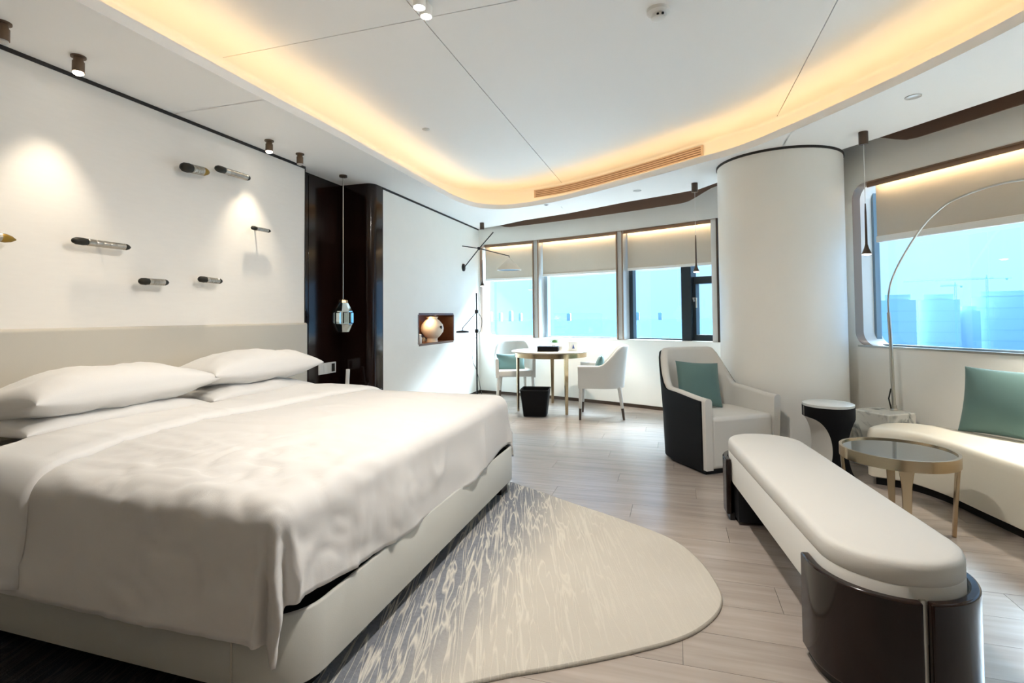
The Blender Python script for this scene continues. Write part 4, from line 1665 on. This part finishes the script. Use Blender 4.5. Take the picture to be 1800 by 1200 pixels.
m = MB()
prof = [(-0.012, 0.212), (0, 0.222), (0, 0.380), (-0.002, 0.383), (0, 0.386), (0.0, 0.430), (-0.004, 0.443), (-0.012, 0.450), (-0.028, 0.453)]
m.loft([[(x, y, z) for x, y in stadium(HL + d, HWB + d)] for d, z in prof])
m.build('seat', M['upholstery'], t, angle=50)
for sx_, which in ((1, 'near'), (-1, 'far')):
    for sgn in (1, -1):
        # quarter-turn shell with a straight lead, standing 2 cm proud of the seat
        ro, ri = HWB + 0.034, HWB + 0.005
        cx = HL - HWB
        g = 2.6
        outer = [(cx - 0.07, ro)] + [(cx + ro * sin(radians(a)), ro * cos(radians(a))) for a in [(90 - g) * k / 14 for k in range(15)]]
        inn = [(cx - 0.07, ri)] + [(cx + ri * sin(radians(a)), ri * cos(radians(a))) for a in [(90 - g) * k / 14 for k in range(15)]]
        poly = outer + inn[::-1]
        m = MB()
        m.prism([(x * sx_, y * sgn) for x, y in poly], 0.035, 0.352)
        m.build('leg', M['wood'], t, bevel=0.006, seg=2, angle=30)
        m = MB()
        m.prism([((cx + (x - cx) * 0.92) * sx_, y * sgn * 0.92) for x, y in poly], 0.0, 0.04)
        m.build('plinth', M['blackmetal'], t)
    m = MB()
    k = [(x, y) for x, y in stadium(HL - 0.015, HWB - 0.015) if x > HL - HWB - 0.14]
    k = [(HL - HWB - 0.14, -(HWB - 0.015))] + k + [(HL - HWB - 0.14, HWB - 0.015)]
    m.prism([(x * sx_, y) for x, y in k], 0.02, 0.215)
    m.build('end_block', M['black'], t)
    m = MB()
    m.prism([(sx_ * (HL - 0.002), -0.008), (sx_ * (HL + 0.012), -0.008), (sx_ * (HL + 0.012), 0.008), (sx_ * (HL - 0.002), 0.008)], 0.03, 0.35)
    m.build('metal_strip', M['nickel'], t)

# ================================================================== COFFEE TABLE, SIDE TABLE
t = thing('coffee_table', 'round smoked glass coffee table with bronze rim and flat legs', 'coffee table', (1.178, 3.442, 0), radians(-11))
m = MB(); m.lathe([(0.269, 0.383), (0.277, 0.383), (0.277, 0.442), (0.262, 0.442), (0.262, 0.43)], 72, cap0=False, cap1=False)
m.build('rim', M['bronze'], t)
m = MB(); m.lathe([(0.263, 0.424), (0.263, 0.434)], 72)
m.build('glass_top', M['glass_black'], t)
for k in range(4):
    a = k * pi / 2
    m = MB(); m.T = Matrix.Rotation(a, 4, 'Z')
    def sec(z, w, d, r):
        return [(r - d, -w, z), (r, -w, z), (r, w, z), (r - d, w, z)]
    m.loft([sec(0.0, 0.014, 0.016, 0.245), sec(0.31, 0.023, 0.016, 0.266), sec(0.385, 0.033, 0.014, 0.271)])
    m.build('leg', M['bronze'], t, bevel=0.003)

t = thing('side_table', 'black waisted side table with white top and scooped sides', 'side table', (1.085, 4.43, 0), atan2(-0.19, -0.98))
RT = 0.172
m = MB(); m.lathe([(RT - 0.004, 0.512), (RT - 0.002, 0.530), (RT - 0.012, 0.534), (0, 0.534)], 48, cap1=False)
m.build('tabletop', M['stone_white'], t)


def waist(z):
    # half width between the two carved scoops
    if z > 0.435:
        return RT
    d = abs(z - 0.215) / 0.22
    return 0.052 + (RT - 0.052) * (1 - sqrt(max(0.0, 1 - min(d, 1) ** 2)))


body, scoop = MB(), MB()
zs_ = [0.0] + [0.215 - 0.215 * cos(pi * k / 28) for k in range(1, 28)] + [0.43, 0.436, 0.512]
rings_a, rings_b = [], []
for z in zs_:
    w = min(waist(z), RT * 0.9999)
    a0 = math.acos(w / RT)
    ring = []
    for k in range(17):
        a = a0 + (pi - 2 * a0) * k / 16
        ring.append((RT * cos(a), RT * sin(a), z))
    ring2 = [(x, -y, z_) for x, y, z_ in ring]
    rings_a.append(ring)
    rings_b.append(ring2)
body.loft(rings_a, False, False, closed=False)
body.loft(rings_b, False, False, closed=False)
n_ = len(body.v)
body.lathe([(RT * 0.999, 0.0), (0.0, 0.0)], 40, cap0=False, cap1=False)
body.build('body', M['blackleather'], t, angle=45)
for e_ in (0, 16):
    scoop.loft([[ra[e_], rb[e_]] for ra, rb in zip(rings_a, rings_b)], False, False, closed=False)
scoop.build('scooped_side', M['upholstery'], t, angle=60)

# ================================================================== ARC LAMP + MARBLE BLOCK
ang = atan2(RD.y, RD.x)
t = thing('arc_lamp', 'tall arc floor lamp on a white marble block behind the sofa', 'floor lamp', (1.555, 4.775, 0), ang)
m = MB(); m.box(-0.17, 0.13, -0.13, 0.16, 0.0, 0.43)
m.build('marble_base', M['marble'], t, bevel=0.008)
wp = [(1.671, 4.915, 0.428), (1.668, 4.919, 0.56), (1.663, 4.926, 1.01), (1.658, 4.933, 1.20), (1.660, 4.932, 1.334), (1.680, 4.905, 1.47), (1.731, 4.83, 1.64), (1.815, 4.71, 1.845),
      (1.884, 4.604, 1.955), (1.949, 4.509, 2.012), (2.068, 4.335, 2.052), (2.175, 4.180, 2.050), (2.30, 3.98, 1.99), (2.42, 3.79, 1.87)]
inv = (Matrix.Translation((1.555, 4.775, 0)) @ Matrix.Rotation(ang, 4, 'Z')).inverted()
# keep the arch a hand's breadth in front of the wall
wp = [tuple(inv @ Vector((x * 0.985, y * 0.985, 1.2 + (z - 1.2) * 0.985 + (0.012 if z < 0.5 else 0)))) for x, y, z in wp]
m = MB(); m.tube(wp[:4], 0.0135, 10)
m.build('pole', M['nickel'], t)
m = MB(); m.tube(catmull(wp[3:], 8), 0.0075, 10)
m.build('arch', M['nickel'], t)
m = MB(); m.T = Matrix.Translation((wp[0][0], wp[0][1], 0))
m.lathe([(0.03, 0.43), (0.03, 0.436), (0.018, 0.446), (0.018, 0.47)], 20)
m.build('collar', M['nickel'], t)
m = MB()
m.tube([(wp[0][0] - 0.012, wp[0][1] - 0.014, 0.43), (wp[1][0] - 0.022, wp[1][1] - 0.02, 0.52), (wp[1][0] - 0.008, wp[1][1] - 0.012, 0.60)], 0.005, 8)
m.build('cable', M['darktip'], t)
m = MB(); m.T = Matrix.Translation(wp[-1])
m.lathe([(0.02, 0.02), (0.14, -0.05), (0.15, -0.11), (0.145, -0.11), (0.13, -0.05), (0.015, 0.01)], 32)
m.build('lamp_shade', M['nickel'], t)

add_spot(t, tuple(Vector(wp[-1]) + Vector((0, 0, -0.08))), tuple(Vector(wp[-1]) + Vector((0, 0.1, -1.0))), DOWN * 0.28, 95, 0.8, (1, 0.93, 0.82), 0.06)

# ================================================================== SOFA + CUSHION
SP = catmull([(1.300, 4.250), (1.385, 4.215), (1.500, 4.140), (1.595, 3.940), (1.655, 3.67), (1.715, 3.395), (1.80, 3.02), (1.93, 2.62), (2.15, 2.25), (2.55, 2.10), (2.95, 2.30),
              (2.98, 2.75), (2.70, 3.15), (2.36, 3.66), (2.08, 4.08), (1.87, 4.38), (1.74, 4.50), (1.60, 4.545), (1.46, 4.50), (1.36, 4.40), (1.30, 4.32)], 6, True)
t = thing('sofa', 'cream curved daybed sofa along the right window wall', 'sofa', (2.1, 3.4, 0))
m = MB(); m.T = Matrix.Translation((-2.1, -3.4, 0))
prof = [(0.02, 0.055), (0.0, 0.065), (0.0, 0.335), (0.003, 0.362), (0.014, 0.384), (0.032, 0.394), (0.06, 0.397)]
# plan runs counter-clockwise or clockwise: find inward sign
area = sum(a[0] * b[1] - b[0] * a[1] for a, b in zip(SP, SP[1:] + SP[:1]))
sg = -1 if area > 0 else 1
m.loft([[(x, y, z) for x, y in offset_poly(SP, sg * d)] for d, z in prof], True, False)
v = [(x, y, 0.397) for x, y in offset_poly(SP, sg * 0.06)]
m.add(v, [tuple(q) for q in tessellate_polygon([[Vector(p) for p in v]])])
m.build('seat', M['sofacloth'], t, angle=50)
m = MB(); m.T = Matrix.Translation((-2.1, -3.4, 0))
m.loft([[(x, y, z) for x, y in offset_poly(SP, sg * 0.05)] for z in (0.0, 0.06)])
m.build('plinth', M['black'], t)
wn = Vector((0.824, 0.566))
cushion((2.055, 4.085, 0.612), (radians(77), 0, atan2(-wn.y, -wn.x) + pi / 2 + radians(3)), (0.62, 0.44, 0.17), 6.6, 'large sage green cushion leaning on the window wall on the sofa')

# ================================================================== OUTSIDE: hazy sea and skyline far below
GZ = -110.0


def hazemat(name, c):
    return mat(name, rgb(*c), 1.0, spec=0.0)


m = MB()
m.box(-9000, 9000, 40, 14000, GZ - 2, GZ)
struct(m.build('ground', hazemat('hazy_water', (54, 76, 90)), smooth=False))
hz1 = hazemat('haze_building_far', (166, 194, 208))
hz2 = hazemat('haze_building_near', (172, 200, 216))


def pix_dir(u):
    """plan direction of a picture column, to space the skyline along the horizon"""
    xc = (u - 900) / FPX
    d = Vector((-sin(YAW) + cos(YAW) * xc, cos(YAW) + sin(YAW) * xc))
    return d


def tower(x, y, w, d, top, mt, lb, grp, rz=0.0, floors=6):
    t = thing('building', lb, 'building', (x, y, GZ), rz, grp)
    H = top - GZ
    m = MB(); m.box(-w / 2, w / 2, -d / 2, d / 2, 0, H * 0.93)
    m.build('tower_block', mt, t, smooth=False)
    m = MB(); m.box(-w * 0.36, w * 0.36, -d * 0.36, d * 0.36, H * 0.93, H)
    m.build('roof_block', mt, t, smooth=False)
    for k in range(floors):
        z = H * (0.12 + 0.80 * k / floors)
        m = MB(); m.box(-w / 2 - 0.4, w / 2 + 0.4, -d / 2 - 0.4, d / 2 + 0.4, z, z + H * 0.012)
        m.build('floor_band', hz1, t, smooth=False)
    return t


DB = 950.0
for u, top, wpx, lb in [(1578, 524, 50, 'hazy blue tower block seen left of the arc lamp pole'),
                        (1650, 524, 56, 'hazy blue tower block below the smaller crane'),
                        (1700, 545, 34, 'low pale hazy block between two taller towers'),
                        (1768, 519, 90, 'widest hazy blue tower block at right of the window')]:
    dv = pix_dir(u)
    x, y = dv.x * DB, dv.y * DB
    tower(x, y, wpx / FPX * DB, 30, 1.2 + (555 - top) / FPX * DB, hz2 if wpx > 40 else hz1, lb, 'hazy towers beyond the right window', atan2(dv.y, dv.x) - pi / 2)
far = [(862, 548, 5, 'faint distant tower, leftmost in the left bay of far window'), (880, 550, 4, 'faint distant tower, second from left in the left bay'),
       (898, 547, 5, 'faint distant tower, third from left in the left bay'), (915, 551, 4, 'faint distant tower, rightmost in the left bay by the pale post'),
       (1000, 552, 6, 'faint distant tower alone in the middle window bay'), (1120, 551, 7, 'faint distant tower in the left part of right bay'),
       (1160, 552, 6, 'faint distant tower nearest the dark window post')]
for u, top, wpx, lb in far:
    dv = pix_dir(u)
    D2 = 11000.0
    x, y = dv.x * D2, dv.y * D2
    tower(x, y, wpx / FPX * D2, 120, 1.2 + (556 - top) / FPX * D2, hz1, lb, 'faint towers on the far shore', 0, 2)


def crane(u, top, jib0, jib1, lb):
    dv = pix_dir(u)
    D3 = 900.0
    x, y = dv.x * D3, dv.y * D3
    s = D3 / FPX
    t = thing('tower_crane', lb, 'crane', (x, y, GZ), atan2(dv.y, dv.x) - pi / 2, 'hazy tower cranes beyond the right window')
    zt = 1.2 + (555 - top) * s - GZ
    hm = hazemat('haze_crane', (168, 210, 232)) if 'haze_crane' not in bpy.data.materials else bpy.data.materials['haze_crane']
    m = MB()
    for a, b in ((-1, -1), (1, -1), (1, 1), (-1, 1)):
        m.tube([(a * 1.2, b * 1.2, 0), (a * 1.2, b * 1.2, zt)], 0.35, 5)
    n = 24
    for k in range(n):
        z0, z1 = zt * k / n, zt * (k + 1) / n
        m.tube([(-1.2, -1.2, z0), (1.2, -1.2, z1)], 0.25, 4)
    m.build('mast', hm, t)
    m = MB()
    x0, x1 = (jib0 - u) * s, (jib1 - u) * s
    m.tube([(x0, 0, zt), (x1, 0, zt)], 0.5, 5)
    m.tube([(x0, 0, zt + 2.2), (x1 * 0.3, 0, zt + 2.2)], 0.35, 5)
    n = 18
    for k in range(n):
        xa, xb = x0 + (x1 * 0.3 - x0) * k / n, x0 + (x1 * 0.3 - x0) * (k + 1) / n
        m.tube([(xa, 0, zt), (xb, 0, zt + 2.2)], 0.25, 4)
    m.build('jib', hm, t)
    m = MB(); m.tube([(0, 0, zt), (0, 0, zt + 7)], [1.0, 0.3], 5)
    m.build('apex', hm, t)
    m = MB(); m.box(x1 * 0.8 - 1.5, x1 * 0.8 + 1.5, -1, 1, zt - 3, zt)
    m.build('counterweight', hm, t)


crane(1736, 497, 1618, 1768, 'hazy tower crane with the longer jib beyond right window')
crane(1680, 509, 1660, 1690, 'smaller hazy tower crane above the middle tower block')
